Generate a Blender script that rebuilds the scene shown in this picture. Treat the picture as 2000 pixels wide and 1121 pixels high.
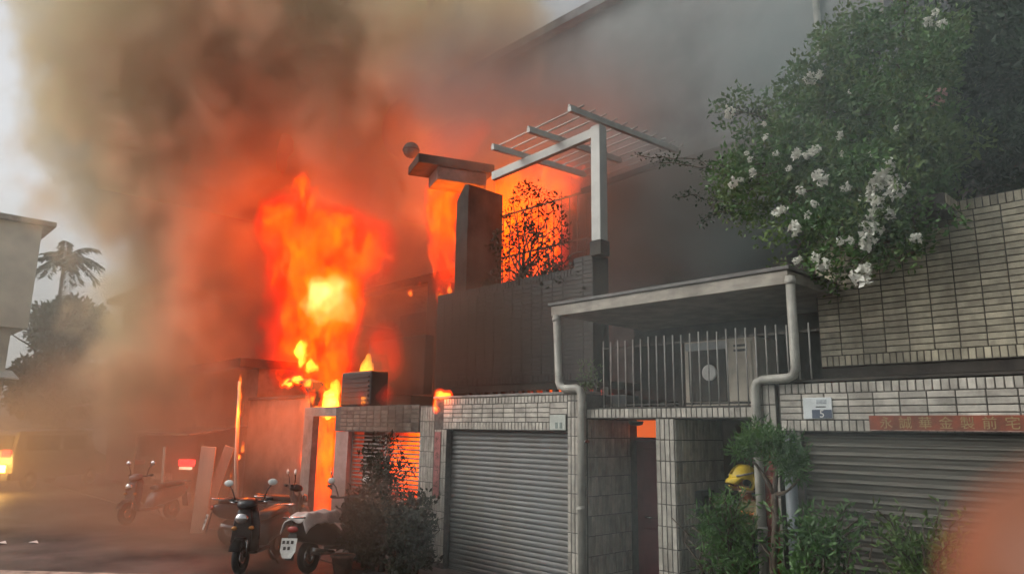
import bpy, bmesh, math, random
import numpy as np
from mathutils import Vector, Matrix, Euler
random.seed(7); np.random.seed(7)
R = math.radians
SC = bpy.context.scene
for _o in list(bpy.data.objects): bpy.data.objects.remove(_o)
COL = SC.collection
# ------------------------------------------------------------------ camera
H, PITCH, ROLL, HEAD, FPX = 2.1, R(11.3), R(0.84), R(136.6), 1400.0
FW = Vector((math.cos(HEAD)*math.cos(PITCH), math.sin(HEAD)*math.cos(PITCH), math.sin(PITCH)))
RT0 = Vector((math.sin(HEAD), -math.cos(HEAD), 0)); UP0 = RT0.cross(FW)
RT = RT0*math.cos(ROLL) + UP0*math.sin(ROLL); UP = RT.cross(FW)
CAM = Vector((0, 0, H))
cd = bpy.data.cameras.new('camera'); cam = bpy.data.objects.new('camera', cd); COL.objects.link(cam)
cam.matrix_world = Matrix(((RT.x, UP.x, -FW.x, 0), (RT.y, UP.y, -FW.y, 0), (RT.z, UP.z, -FW.z, H), (0, 0, 0, 1)))
cd.sensor_width = 36; cd.lens = 36*FPX/2000; cd.clip_start = .004; cd.clip_end = 900
cd.dof.use_dof = True; cd.dof.focus_distance = 9.5; cd.dof.aperture_fstop = 8.5
SC.camera = cam
# ------------------------------------------------------------------ world, sun, exposure
W = bpy.data.worlds.new('World'); SC.world = W; W.use_nodes = True
SUN_EL, SUN_AZ = R(38), R(228)       # azimuth as a math angle: where the sun stands
nt = W.node_tree; nt.nodes.clear()
sky = nt.nodes.new('ShaderNodeTexSky'); sky.sky_type = 'NISHITA'; sky.sun_disc = False
sky.sun_elevation = SUN_EL; sky.sun_rotation = math.pi/2 - SUN_AZ; sky.dust_density = 4; sky.air_density = 1.2; sky.ozone_density = 1
hs = nt.nodes.new('ShaderNodeHueSaturation'); hs.inputs['Saturation'].default_value = .16
bg = nt.nodes.new('ShaderNodeBackground'); bg.inputs['Strength'].default_value = .12
ow = nt.nodes.new('ShaderNodeOutputWorld')
nt.links.new(sky.outputs[0], hs.inputs['Color']); nt.links.new(hs.outputs[0], bg.inputs[0]); nt.links.new(bg.outputs[0], ow.inputs[0])
sl = bpy.data.lights.new('sun', 'SUN'); sl.energy = .65; sl.angle = R(20); sl.color = (1, .93, .81)
sun = bpy.data.objects.new('sun', sl); COL.objects.link(sun)
sun.rotation_euler = Vector((math.cos(SUN_AZ)*math.cos(SUN_EL), math.sin(SUN_AZ)*math.cos(SUN_EL), math.sin(SUN_EL))).to_track_quat('Z', 'Y').to_euler()
sun.location = (0, -20, 30)
vs = SC.view_settings; vs.view_transform = 'Standard'; vs.look = 'None'; vs.exposure = 0.3; vs.gamma = 1; vs.use_curve_mapping = False
cy = SC.cycles
cy.use_denoising = True; cy.denoiser = 'OPENIMAGEDENOISE'; cy.use_adaptive_sampling = True; cy.adaptive_threshold = .05
cy.max_bounces = 5; cy.diffuse_bounces = 2; cy.glossy_bounces = 2; cy.transmission_bounces = 2; cy.volume_bounces = 2; cy.transparent_max_bounces = 16
cy.use_light_tree = False; cy.volume_step_rate = 4; cy.volume_max_steps = 256
cy.sample_clamp_indirect = 3; cy.caustics_reflective = False; cy.caustics_refractive = False

# ------------------------------------------------------------------ measuring: a photo position at a known plane or distance
def ray(px, py): return FW*FPX + RT*(px-1000) + UP*(560.5-py)
def atY(px, py, D): r = ray(px, py); return CAM + r*(D/r.y)
def atX(px, py, D): r = ray(px, py); return CAM + r*((D)/r.x)
def atZ(px, py, z=0): r = ray(px, py); return CAM + r*((z-H)/r.z)
def atD(px, py, d): return CAM + ray(px, py)*(d/FPX)

# ------------------------------------------------------------------ materials
MATS = {}
def mat(name, col, rough=.7, var=.25, scale=6, metal=0, bump=0, bscale=40, rnd=0, spec=.4, stretch=(1, 1, 1), col2=None, trans=0, stain=0):
    if name in MATS: return MATS[name]
    m = bpy.data.materials.new(name); m.use_nodes = True; t = m.node_tree; n = t.nodes; L = t.links.new
    b = n['Principled BSDF']; b.inputs['Roughness'].default_value = rough; b.inputs['Metallic'].default_value = metal
    b.inputs['Specular IOR Level'].default_value = spec
    tc = n.new('ShaderNodeTexCoord'); mp = n.new('ShaderNodeMapping'); mp.inputs['Scale'].default_value = stretch; L(tc.outputs['Object'], mp.inputs[0])
    if rnd:
        oj = n.new('ShaderNodeObjectInfo'); mv = n.new('ShaderNodeMath'); mv.operation = 'MULTIPLY'; mv.inputs[1].default_value = 43.0; L(oj.outputs['Random'], mv.inputs[0]); L(mv.outputs[0], mp.inputs['Location'])
    no = n.new('ShaderNodeTexNoise'); no.inputs['Scale'].default_value = scale; no.inputs['Detail'].default_value = 5; no.inputs['Roughness'].default_value = .62
    L(mp.outputs[0], no.inputs['Vector'])
    cr = n.new('ShaderNodeValToRGB'); e = cr.color_ramp.elements
    c2 = col2 or tuple(c*(1-var*1.6) for c in col)
    e[0].position = .3; e[0].color = (*c2, 1); e[1].position = .66; e[1].color = (*[min(1, c*(1+var*.5)) for c in col], 1)
    L(no.outputs['Fac'], cr.inputs[0]); out = cr.outputs[0]
    if rnd:
        oi = n.new('ShaderNodeObjectInfo'); h = n.new('ShaderNodeHueSaturation'); mr = n.new('ShaderNodeMapRange')
        mr.inputs['To Min'].default_value = 1-rnd; mr.inputs['To Max'].default_value = 1+rnd
        L(oi.outputs['Random'], mr.inputs[0]); L(mr.outputs[0], h.inputs['Value']); L(out, h.inputs['Color']); out = h.outputs[0]
    if stain:       # grime that runs down across neighbouring pieces, in place on the wall
        ge = n.new('ShaderNodeNewGeometry'); m2 = n.new('ShaderNodeMapping'); m2.inputs['Scale'].default_value = (1, 1, .22); L(ge.outputs['Position'], m2.inputs[0])
        n3 = n.new('ShaderNodeTexNoise'); n3.inputs['Scale'].default_value = 2.6; n3.inputs['Detail'].default_value = 6; n3.inputs['Roughness'].default_value = .68; L(m2.outputs[0], n3.inputs['Vector'])
        r3 = n.new('ShaderNodeMapRange'); r3.inputs['From Min'].default_value = .36; r3.inputs['From Max'].default_value = .62; r3.inputs['To Min'].default_value = 1-stain; L(n3.outputs['Fac'], r3.inputs[0])
        mm_ = n.new('ShaderNodeMix'); mm_.data_type = 'RGBA'; mm_.inputs['A'].default_value = (*[c*.28 for c in (.42, .36, .28)], 1); L(r3.outputs[0], mm_.inputs['Factor']); L(out, mm_.inputs['B']); out = mm_.outputs['Result']
    L(out, b.inputs['Base Color'])
    if bump:
        n2 = n.new('ShaderNodeTexNoise'); n2.inputs['Scale'].default_value = bscale; n2.inputs['Detail'].default_value = 3; L(mp.outputs[0], n2.inputs['Vector'])
        bp = n.new('ShaderNodeBump'); bp.inputs['Strength'].default_value = bump; bp.inputs['Distance'].default_value = .02; L(n2.outputs['Fac'], bp.inputs['Height']); L(bp.outputs[0], b.inputs['Normal'])
    if trans:
        tr = n.new('ShaderNodeBsdfTranslucent'); mx = n.new('ShaderNodeMixShader'); mx.inputs[0].default_value = trans
        L(out, tr.inputs['Color']); L(b.outputs[0], mx.inputs[1]); L(tr.outputs[0], mx.inputs[2]); L(mx.outputs[0], n['Material Output'].inputs['Surface'])
    MATS[name] = m; return m
def glow(name, col, strength):
    m = bpy.data.materials.new(name); m.use_nodes = True; n = m.node_tree.nodes; b = n['Principled BSDF']
    b.inputs['Base Color'].default_value = (*col, 1); b.inputs['Emission Color'].default_value = (*col, 1); b.inputs['Emission Strength'].default_value = strength
    return m
def flame_mat(name, col, strength, absorb):
    m = bpy.data.materials.new(name); m.use_nodes = True; n = m.node_tree.nodes; n.remove(n['Principled BSDF'])
    v = n.new('ShaderNodeVolumePrincipled'); v.inputs['Color'].default_value = (.10, .02, .004, 1); v.inputs['Density'].default_value = absorb
    v.inputs['Emission Color'].default_value = (*col, 1); v.inputs['Emission Strength'].default_value = strength
    m.node_tree.links.new(v.outputs[0], n['Material Output'].inputs['Volume']); return m
M_TILE = mat('glazed_tile', (.48, .45, .39), .38, .30, 5, rnd=.20, bump=.15, bscale=25, stain=.42)
M_TILE2 = mat('beige_tile', (.47, .425, .31), .5, .28, 5, rnd=.20, bump=.15, bscale=25, stain=.38)
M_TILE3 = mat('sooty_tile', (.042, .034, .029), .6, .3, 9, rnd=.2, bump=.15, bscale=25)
M_GROUT = mat('dark_grout', (.11, .10, .09), .9, .3, 12, bump=.3)
M_CONC = mat('weathered_concrete', (.27, .25, .225), .85, .35, 3, bump=.3, bscale=30)
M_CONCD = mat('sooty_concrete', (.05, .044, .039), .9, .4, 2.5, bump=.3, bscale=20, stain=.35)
M_WALL = mat('grey_render', (.24, .25, .25), .85, .25, 1.2, bump=.2, bscale=25)
M_CANOPY = mat('canopy_paint', (.42, .38, .32), .6, .25, 4, bump=.15, stretch=(1, 1, 3), stain=.5)
M_PIPE = mat('pipe_plastic', (.43, .42, .37), .45, .25, 5, bump=.1, stain=.4)
M_STEELW = mat('white_steel', (.56, .565, .53), .5, .12, 3)
M_SHUT = mat('blue_grey_shutter', (.15, .155, .155), .5, .2, 3, metal=.25, stretch=(.4, 1, 4), stain=.5)
M_SHUT2 = mat('galvanised_shutter', (.17, .16, .135), .36, .35, 3, metal=.35, stretch=(.3, 1, 4), stain=.5)
M_BAR = mat('railing_steel', (.30, .285, .26), .5, .2, 8)
M_MAROON = mat('maroon_door_paint', (.17, .035, .042), .45, .2, 3)
M_BLACK = mat('black_plastic', (.022, .021, .021), .42, .3, 8)
M_RUB = mat('tyre_rubber', (.018, .018, .018), .85, .3, 20)
M_CHROME = mat('chrome', (.6, .6, .6), .18, .1, 5, metal=1)
M_RED = mat('couplet_red', (.25, .045, .028), .7, .35, 7)
M_GOLD = mat('couplet_gold', (.30, .225, .10), .6, .2, 9)
M_ASPH = mat('asphalt', (.075, .068, .06), .6, .6, .9, bump=.5, bscale=60)
M_WHITE = mat('white_paint', (.7, .7, .66), .6, .2, 5)
M_WOOD = mat('bare_board', (.52, .40, .30), .75, .15, 2.5, bump=.2, stretch=(1, 1, .15))
M_BARK = mat('bark', (.10, .075, .055), .9, .4, 14, bump=.5)
M_LEAF = mat('leaf_green', (.10, .205, .055), .4, .45, 2.2, trans=.3, col2=(.035, .085, .03))
M_LEAFY = mat('leaf_light', (.12, .185, .05), .4, .45, 2.2, trans=.3, col2=(.045, .095, .03))
M_LEAFD = mat('leaf_dark', (.030, .062, .026), .5, .45, 1.6, trans=.2, col2=(.014, .032, .016))
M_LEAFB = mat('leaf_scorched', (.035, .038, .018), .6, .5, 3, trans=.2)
M_PETAL = mat('white_bract', (.86, .86, .78), .6, .08, 9, trans=.3)
M_PINK = mat('pink_bract', (.75, .48, .44), .6, .1, 9, trans=.3)
M_SKIN = mat('skin', (.36, .15, .085), .5, .12, 60)
M_GLASS = mat('dark_glass', (.03, .035, .04), .12, .1, 3)
M_TERRA = mat('terracotta', (.26, .11, .07), .8, .25, 9)

# ------------------------------------------------------------------ building blocks
ORIG = {}
def setp(o, label=None, cat=None, group=None, kind=None):
    if label: o['label'] = label
    if cat: o['category'] = cat
    if group: o['group'] = group
    if kind: o['kind'] = kind
    return o
def thing(name, label, cat, loc=(0, 0, 0), group=None, kind=None):
    o = bpy.data.objects.new(name, None); o.empty_display_size = .2; o.location = loc; COL.objects.link(o)
    ORIG[o.name] = Vector(loc); return setp(o, label, cat, group, kind)
class MB:
    def __init__(s): s.v = []; s.f = []; s.sm = []
    def add(s, vs, fs, smooth=False):
        b = len(s.v); s.v += [tuple(x) for x in vs]; s.f += [tuple(b+i for i in f) for f in fs]; s.sm += [smooth]*len(fs); return s
    def box(s, x0, x1, y0, y1, z0, z1):
        x0, x1 = min(x0, x1), max(x0, x1); y0, y1 = min(y0, y1), max(y0, y1); z0, z1 = min(z0, z1), max(z0, z1)
        return s.add([(x0, y0, z0), (x1, y0, z0), (x1, y1, z0), (x0, y1, z0), (x0, y0, z1), (x1, y0, z1), (x1, y1, z1), (x0, y1, z1)],
                     [(0, 3, 2, 1), (4, 5, 6, 7), (0, 1, 5, 4), (1, 2, 6, 5), (2, 3, 7, 6), (3, 0, 4, 7)])
    def obox(s, c, ax, ay, az):     # centre and three half axes
        c, ax, ay, az = Vector(c), Vector(ax), Vector(ay), Vector(az)
        P = [c+ax*i+ay*j+az*k for k in (-1, 1) for i, j in ((-1, -1), (1, -1), (1, 1), (-1, 1))]
        return s.add(P, [(0, 3, 2, 1), (4, 5, 6, 7), (0, 1, 5, 4), (1, 2, 6, 5), (2, 3, 7, 6), (3, 0, 4, 7)])
    def bar(s, a, b, w, h=None, up=(0, 0, 1)):
        a, b = Vector(a), Vector(b); d = (b-a); L = d.length; d.normalize(); u = Vector(up)
        if abs(d.dot(u)) > .98: u = Vector((0, 1, 0))
        side = d.cross(u).normalized(); u2 = side.cross(d)
        return s.obox((a+b)/2, d*L/2, side*w/2, u2*(h or w)/2)
    def tube(s, pts, r, n=8, cap=True):
        pts = [Vector(p) for p in pts]; rs = r if isinstance(r, (list, tuple)) else [r]*len(pts); rings = []; ref = None
        for i, p in enumerate(pts):
            d = (pts[min(i+1, len(pts)-1)]-pts[max(i-1, 0)])
            d = d.normalized() if d.length > 1e-9 else Vector((0, 0, 1))
            if ref is None: ref = Vector((0, 0, 1)) if abs(d.z) < .9 else Vector((1, 0, 0))
            a = d.cross(ref); a = a.normalized() if a.length > 1e-6 else d.orthogonal().normalized(); b = a.cross(d); ref = b
            rings.append([p+a*(math.cos(2*math.pi*k/n)*rs[i])+b*(math.sin(2*math.pi*k/n)*rs[i]) for k in range(n)])
        return s.loft(rings, cap)
    def loft(s, rings, cap=True, smooth=True):
        n = len(rings[0]); V = [p for r in rings for p in r]; F = []
        for i in range(len(rings)-1):
            for k in range(n): F.append((i*n+k, i*n+(k+1) % n, (i+1)*n+(k+1) % n, (i+1)*n+k))
        b = len(s.v); s.add(V, F, smooth)
        if cap:
            s.f += [tuple(b+k for k in reversed(range(n))), tuple(b+(len(rings)-1)*n+k for k in range(n))]; s.sm += [False]*2
        return s
    def lathe(s, c, prof, n=16, axis=(0, 0, 1), cap=True):
        c = Vector(c); d = Vector(axis).normalized(); a = d.orthogonal().normalized(); b = d.cross(a)
        return s.loft([[c+d*h+(a*math.cos(2*math.pi*k/n)+b*math.sin(2*math.pi*k/n))*r for k in range(n)] for r, h in prof], cap)
    def ell(s, c, r, n=14, m=8, ax=None):
        c = Vector(c); A = ax or (Vector((1, 0, 0)), Vector((0, 1, 0)), Vector((0, 0, 1))); rings = []
        for i in range(m+1):
            t = math.pi*(i/m*.98+.01); rings.append([c+A[0]*(r[0]*math.sin(t)*math.cos(2*math.pi*k/n))+A[1]*(r[1]*math.sin(t)*math.sin(2*math.pi*k/n))-A[2]*(r[2]*math.cos(t)) for k in range(n)])
        return s.loft(rings)
    def prism(s, poly, ext):        # polygon of 3D points pushed along ext
        n = len(poly); P = [Vector(p) for p in poly]; e = Vector(ext)
        return s.add(P+[p+e for p in P], [tuple(range(n)), tuple(reversed(range(n, 2*n)))]+[(i, i+n, (i+1) % n+n, (i+1) % n) for i in range(n)])
    def torus(s, c, Rr, r, axis, n=22, m=8):
        c = Vector(c); d = Vector(axis).normalized(); a = d.orthogonal().normalized(); b = d.cross(a); V = []; F = []
        for i in range(n):
            t = 2*math.pi*i/n; e = a*math.cos(t)+b*math.sin(t)
            for j in range(m):
                q = 2*math.pi*j/m; V.append(c+e*(Rr+r*math.cos(q))+d*(r*math.sin(q)))
        for i in range(n):
            for j in range(m): F.append((i*m+j, ((i+1) % n)*m+j, ((i+1) % n)*m+(j+1) % m, i*m+(j+1) % m))
        return s.add(V, F, True)
    def mesh(s, name, m, off=Vector((0, 0, 0))):
        me = bpy.data.meshes.new(name); me.from_pydata([(x[0]-off[0], x[1]-off[1], x[2]-off[2]) for x in s.v], [], s.f)
        me.polygons.foreach_set('use_smooth', s.sm); me.materials.append(m)
        bm = bmesh.new(); bm.from_mesh(me); bmesh.ops.recalc_face_normals(bm, faces=bm.faces); bm.to_mesh(me); bm.free()
        return me
    def build(s, name, m, parent=None, bevel=0, **p):
        off = ORIG.get(parent.name, Vector((0, 0, 0))) if parent else Vector((0, 0, 0))
        o = bpy.data.objects.new(name, s.mesh(name, m, off)); COL.objects.link(o)
        if parent: o.parent = parent; ORIG[o.name] = off
        if bevel:
            b = o.modifiers.new('bevel', 'BEVEL'); b.width = bevel; b.segments = 2; b.limit_method = 'ANGLE'
        return setp(o, **p)
def box(name, m, parent, *a, bevel=0, **p): return MB().box(*a).build(name, m, parent, bevel, **p)
def struct(name, mb, m): return mb.build(name, m, None, kind='structure')
def link_mesh(name, me, parent, loc, rot=(0, 0, 0), scale=None, **p):
    o = bpy.data.objects.new(name, me); COL.objects.link(o); off = Vector((0, 0, 0))
    if parent: o.parent = parent; off = ORIG[parent.name]
    o.location = Vector(loc)-off; o.rotation_euler = rot
    if scale: o.scale = scale
    ORIG[o.name] = Vector(loc); return setp(o, **p)
def copy_tree(o, parent=None):
    c = o.copy(); COL.objects.link(c)
    if parent: c.parent = parent
    for ch in [x for x in COL.objects if x.parent == o]: copy_tree(ch, c)
    return c

# tiles: every tile its own object, alike tiles share a mesh
TM = {}
def tile_mesh(w, h, m):
    k = (round(w, 3), round(h, 3), m.name)
    if k not in TM:
        t, c = .009, .004; a, b = w/2, h/2
        v = [(-a, .002, -b), (a, .002, -b), (a, .002, b), (-a, .002, b), (-a, -t+c, -b), (a, -t+c, -b), (a, -t+c, b), (-a, -t+c, b), (-a+c, -t, -b+c), (a-c, -t, -b+c), (a-c, -t, b-c), (-a+c, -t, b-c)]
        f = [(8, 9, 10, 11)]+[(i, (i+1) % 4, (i+1) % 4+4, i+4) for i in range(4)]+[(i+4, (i+1) % 4+4, (i+1) % 4+8, i+8) for i in range(4)]
        me = bpy.data.meshes.new('tile'); me.from_pydata(v, [], f); me.materials.append(m); TM[k] = me
    return TM[k]
def tiles(parent, origin, side, cells, m, joined=None):
    """cells (u, z, w, h) centres on a wall through origin; side 'F' faces the street, 'R' faces along the row"""
    o0 = Vector(origin); rz = 0 if side == 'F' else math.pi/2; u = Vector((1, 0, 0)) if side == 'F' else Vector((0, 1, 0)); out = Vector((0, -1, 0)) if side == 'F' else Vector((1, 0, 0))
    if joined:
        mb = MB()
        for (a, z, w, h) in cells:
            me = tile_mesh(w, h, m); rot = Matrix.Rotation(rz, 3, 'Z')
            mb.add([rot @ v.co + o0+u*a+Vector((0, 0, z)) + out*random.uniform(-.001, .0015) for v in me.vertices], [tuple(p.vertices) for p in me.polygons])
        mb.build(joined, m, parent, kind='stuff'); return
    for (a, z, w, h) in cells:
        link_mesh('tile', tile_mesh(w, h, m), parent, o0+u*a+Vector((0, 0, z))+out*random.uniform(-.001, .0015), (random.gauss(0, .004), random.gauss(0, .004), rz+random.gauss(0, .004)))
def run(a, b, pitch): n = max(1, int(round((b-a)/pitch))); p = (b-a)/n; return [a+p*(i+.5) for i in range(n)], p
def soldiers(a, b, z0, z1): xs, p = run(a, b, .068); return [(x, (z0+z1)/2, p-.010, z1-z0-.010) for x in xs]
def stretchers(a, b, z0, z1, n): xs, p = run(a, b, .238); q = (z1-z0)/n; return [(x, z0+q*(j+.5), p-.010, q-.010) for j in range(n) for x in xs]
def columns(a, b, z0, z1): xs, p = run(a, b, .068); zs, q = run(z0, z1, .242); return [(x, z, p-.010, q-.010) for z in zs for x in xs]

def shutter(name, label, x0, x1, y, z0, z1, pitch, m, lip):
    t = thing(name, label, 'roller shutter', ((x0+x1)/2, y, z0))
    mb = MB(); k = 8
    prof = []
    for i in range(k+1):
        s_ = i/k; y_ = -lip*math.sin(math.pi*s_)**.6 if lip < .02 else -lip*(.2+.8*math.exp(-((s_-.75)/.15)**2))*min(1, 6*s_, 6*(1-s_))
        prof.append((y_, pitch*s_*.86))
    prof += [(.006, pitch*.90), (.006, pitch*.99)]
    V = [(x, q[0], q[1]) for x in (x0, x1) for q in prof]; n = len(prof)
    mb.add(V, [(i, i+1, n+i+1, n+i) for i in range(n-1)], True)
    me = mb.mesh('slat', m, Vector(((x0+x1)/2, 0, 0)))
    nn = int((z1-z0)/pitch)
    for j in range(nn+1):
        if z0+pitch*(j+1) > z1+.02: break
        link_mesh('slat', me, t, ((x0+x1)/2, y+random.uniform(-.001, .001), z0+.04+pitch*j))
    box('bottom_rail', m, t, x0, x1, y-.02, y+.02, z0, z0+.045)
    for x, d in ((x0, -1), (x1, 1)): box('guide_rail', m, t, x-.03*(d < 0)-.0, x+.03*(d > 0), y-.045, y+.05, z0, z1)
    box('shutter_housing', M_CONCD, t, x0, x1, y+.03, y+.3, z1-.02, z1+.3)
    return t

# text laid flat on a board, turned into mesh
def lettering(name, txt, size, loc, m, parent, depth=.002, face='F'):
    cu = bpy.data.curves.new('lettering', 'FONT'); cu.body = txt; cu.size = size; cu.align_x = 'CENTER'; cu.align_y = 'CENTER'; cu.extrude = depth; cu.resolution_u = 2
    to = bpy.data.objects.new('lettering_source', cu); COL.objects.link(to)
    dg = bpy.context.evaluated_depsgraph_get(); me = bpy.data.meshes.new_from_object(to.evaluated_get(dg)); bpy.data.objects.remove(to); bpy.data.curves.remove(cu)
    me.name = name; me.materials.clear(); me.materials.append(m)
    return link_mesh(name, me, parent, loc, (math.pi/2, 0, 0 if face == 'F' else math.pi/2))

def brush_marks(name, x, z, size, y, m, parent):
    """an illegible brushed character: a handful of short uneven strokes"""
    mb = MB()
    for _ in range(8):
        a = random.choice((0, 0, math.pi/2, .9, -.9))+random.gauss(0, .12); l = size*random.uniform(.14, .42); cx, cz = x+random.uniform(-.3, .3)*size, z+random.uniform(-.38, .38)*size
        mb.obox((cx, y, cz), (math.cos(a)*l/1.6, 0, math.sin(a)*l/1.6), (0, .0008, 0), (-math.sin(a)*size*.035, 0, math.cos(a)*size*.035))
    mb.build(name, m, parent)
# leaves: N folded blades in one mesh
def leaf_mesh(name, pts, dirs, length, width, m, rng, fold=.25):
    n = len(pts); P = np.asarray(pts, float); D = np.asarray(dirs, float); D /= np.linalg.norm(D, axis=1)[:, None]+1e-9
    A = rng.normal(size=(n, 3)); S = np.cross(D, A); S /= np.linalg.norm(S, axis=1)[:, None]+1e-9; N = np.cross(S, D)
    L = (length*rng.uniform(.6, 1.3, n))[:, None]; Wd = (width*rng.uniform(.7, 1.25, n))[:, None]
    V = np.stack([P, P+D*L*.45+S*Wd*.5+N*Wd*fold, P+D*L-N*L*.12, P+D*L*.45-S*Wd*.5+N*Wd*fold], 1).reshape(-1, 3)
    me = bpy.data.meshes.new(name); me.vertices.add(4*n); me.vertices.foreach_set('co', V.ravel().astype('f4'))
    tri = (np.arange(n)[:, None]*4+np.array([0, 1, 2, 0, 2, 3])).ravel()
    me.loops.add(6*n); me.loops.foreach_set('vertex_index', tri.astype('i4')); me.polygons.add(2*n); me.polygons.foreach_set('loop_start', np.arange(0, 6*n, 3, dtype='i4'))
    me.update(); me.validate(); me.materials.append(m); return me
def foliage(parent, clumps, m, seed, per=60, length=.07, width=.035, name='foliage', bias=(0, 0, .2), shell=.5):
    """clumps (centre, radius): leaves through each clump, denser towards its skin"""
    rng = np.random.default_rng(seed); P = []; D = []
    off = np.array(ORIG[parent.name])
    for c, r in clumps:
        n = max(4, int(per*(r/.2)**2)); d = rng.normal(size=(n, 3)); d /= np.linalg.norm(d, axis=1)[:, None]
        q = rng.uniform(0, 1, n)**shell; rr = np.array(r if hasattr(r, '__len__') else (r, r, r))
        P.append(np.array(c)-off+d*q[:, None]*rr); D.append(d+rng.normal(size=(n, 3))*.7+np.array(bias))
    me = leaf_mesh(name, np.concatenate(P), np.concatenate(D), length, width, m, rng)
    o = bpy.data.objects.new(name, me); COL.objects.link(o); o.parent = parent; o['kind'] = 'stuff'; ORIG[o.name] = ORIG[parent.name]; return o
def arc(a, b, lift, n=8, jit=0.0):
    a, b = Vector(a), Vector(b); out = []
    for i in range(n+1):
        t = i/n; p = a.lerp(b, t); p.z += lift*4*t*(1-t); out.append(p+Vector((random.gauss(0, jit), random.gauss(0, jit), random.gauss(0, jit))))
    return out

# geometry-node helper: a small expression builder over field sockets
class Ex:
    def __init__(s, t, k): s.t, s.k = t, k
    def _m(s, op, *a, clamp=False):
        n = s.t.nodes.new('ShaderNodeMath'); n.operation = op; n.use_clamp = clamp
        for i, x in enumerate((s,)+a):
            if isinstance(x, Ex): s.t.links.new(x.k, n.inputs[i])
            else: n.inputs[i].default_value = x
        return Ex(s.t, n.outputs[0])
    def __add__(s, o): return s._m('ADD', o)
    def __sub__(s, o): return s._m('SUBTRACT', o)
    def __mul__(s, o): return s._m('MULTIPLY', o)
    def max(s, o): return s._m('MAXIMUM', o)
    def smax(s, o, k): return s._m('SMOOTH_MAX', o, k)
    def pow(s, o): return s._m('POWER', o)
    def clamp(s): return s._m('ADD', 0.0, clamp=True)
def vop(t, op, a, b=None, out=0):
    n = t.nodes.new('ShaderNodeVectorMath'); n.operation = op
    for i, x in enumerate((a, b)):
        if x is None: continue
        if isinstance(x, (tuple, Vector)): n.inputs[i].default_value = tuple(x)
        elif isinstance(x, (int, float)): n.inputs['Scale'].default_value = x
        else: t.links.new(x, n.inputs[i])
    return n.outputs[out]
def noise(t, vec, scale, detail=3, rough=.55, what=0):
    n = t.nodes.new('ShaderNodeTexNoise'); n.inputs['Scale'].default_value = scale; n.inputs['Detail'].default_value = detail; n.inputs['Roughness'].default_value = rough
    t.links.new(vec, n.inputs['Vector']); return n.outputs[what]
def warp(t, pos, scale, amp, stretch=(1, 1, 1), detail=2):
    v = vop(t, 'MULTIPLY', pos, stretch); c = noise(t, v, scale, detail, .55, 1); c = vop(t, 'SUBTRACT', c, (.5, .5, .5))
    return vop(t, 'ADD', pos, vop(t, 'MULTIPLY', c, (amp, amp, amp)))
def blob_field(t, pos, blobs, k=.25):
    acc = None
    for c, r, a in blobs:
        d = vop(t, 'SUBTRACT', pos, tuple(c)); d = vop(t, 'MULTIPLY', d, tuple(1/x for x in r)); ln = Ex(t, vop(t, 'LENGTH', d, None, 1))
        f = (ln*-1.0+1.0)*a
        acc = f if acc is None else acc.smax(f, k)
    return acc
def bounds(blobs, pad):
    lo = [min(c[i]-r[i] for c, r, a in blobs)-pad for i in range(3)]; hi = [max(c[i]+r[i] for c, r, a in blobs)+pad for i in range(3)]
    return lo, hi
def vol_tree(name, blobs, voxel, field_fn, pad):
    t = bpy.data.node_groups.new(name, 'GeometryNodeTree'); t.interface.new_socket('Geometry', in_out='OUTPUT', socket_type='NodeSocketGeometry')
    out = t.nodes.new('NodeGroupOutput'); pos = t.nodes.new('GeometryNodeInputPosition').outputs[0]
    vc = t.nodes.new('GeometryNodeVolumeCube'); lo, hi = bounds(blobs, pad)
    lo[2] = max(lo[2], .02)
    vc.inputs['Min'].default_value = lo; vc.inputs['Max'].default_value = hi
    for i, a in enumerate('XYZ'): vc.inputs['Resolution '+a].default_value = max(4, int((hi[i]-lo[i])/voxel))
    t.links.new(field_fn(t, pos).k, vc.inputs['Density']); return t, vc, out
def mesh_from_field(name, blobs, voxel, field_fn, iso, pad=.4):
    """closed surface of a noisy field at one level, as plain mesh data (world coordinates)"""
    t, vc, out = vol_tree(name, blobs, voxel, field_fn, pad)
    v2m = t.nodes.new('GeometryNodeVolumeToMesh'); v2m.inputs['Threshold'].default_value = iso; v2m.inputs['Adaptivity'].default_value = .02
    t.links.new(vc.outputs[0], v2m.inputs[0]); t.links.new(v2m.outputs[0], out.inputs[0])
    tmp = bpy.data.objects.new('field_source', bpy.data.meshes.new('field_source')); COL.objects.link(tmp)
    md = tmp.modifiers.new('gn', 'NODES'); md.node_group = t
    dg = bpy.context.evaluated_depsgraph_get(); me = bpy.data.meshes.new_from_object(tmp.evaluated_get(dg))
    bpy.data.objects.remove(tmp); bpy.data.node_groups.remove(t); me.name = name
    return me
# ================================================================== the ground
struct('ground', MB().box(-260, 120, -140, 240, -.30, 0), M_ASPH)
struct('pavement', MB().box(-42, 2, 6.2, 7.35, 0, .02), mat('pavement_concrete', (.13, .12, .11), .8, .3, 2, bump=.3))
struct('road_marking', MB().obox((-12.1, 3.0, .004), (-1.05, -1.0, 0), (.085, -.09, 0), (0, 0, .003)), mat('road_paint', (.42, .38, .32), .7, .45, 5))

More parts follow.
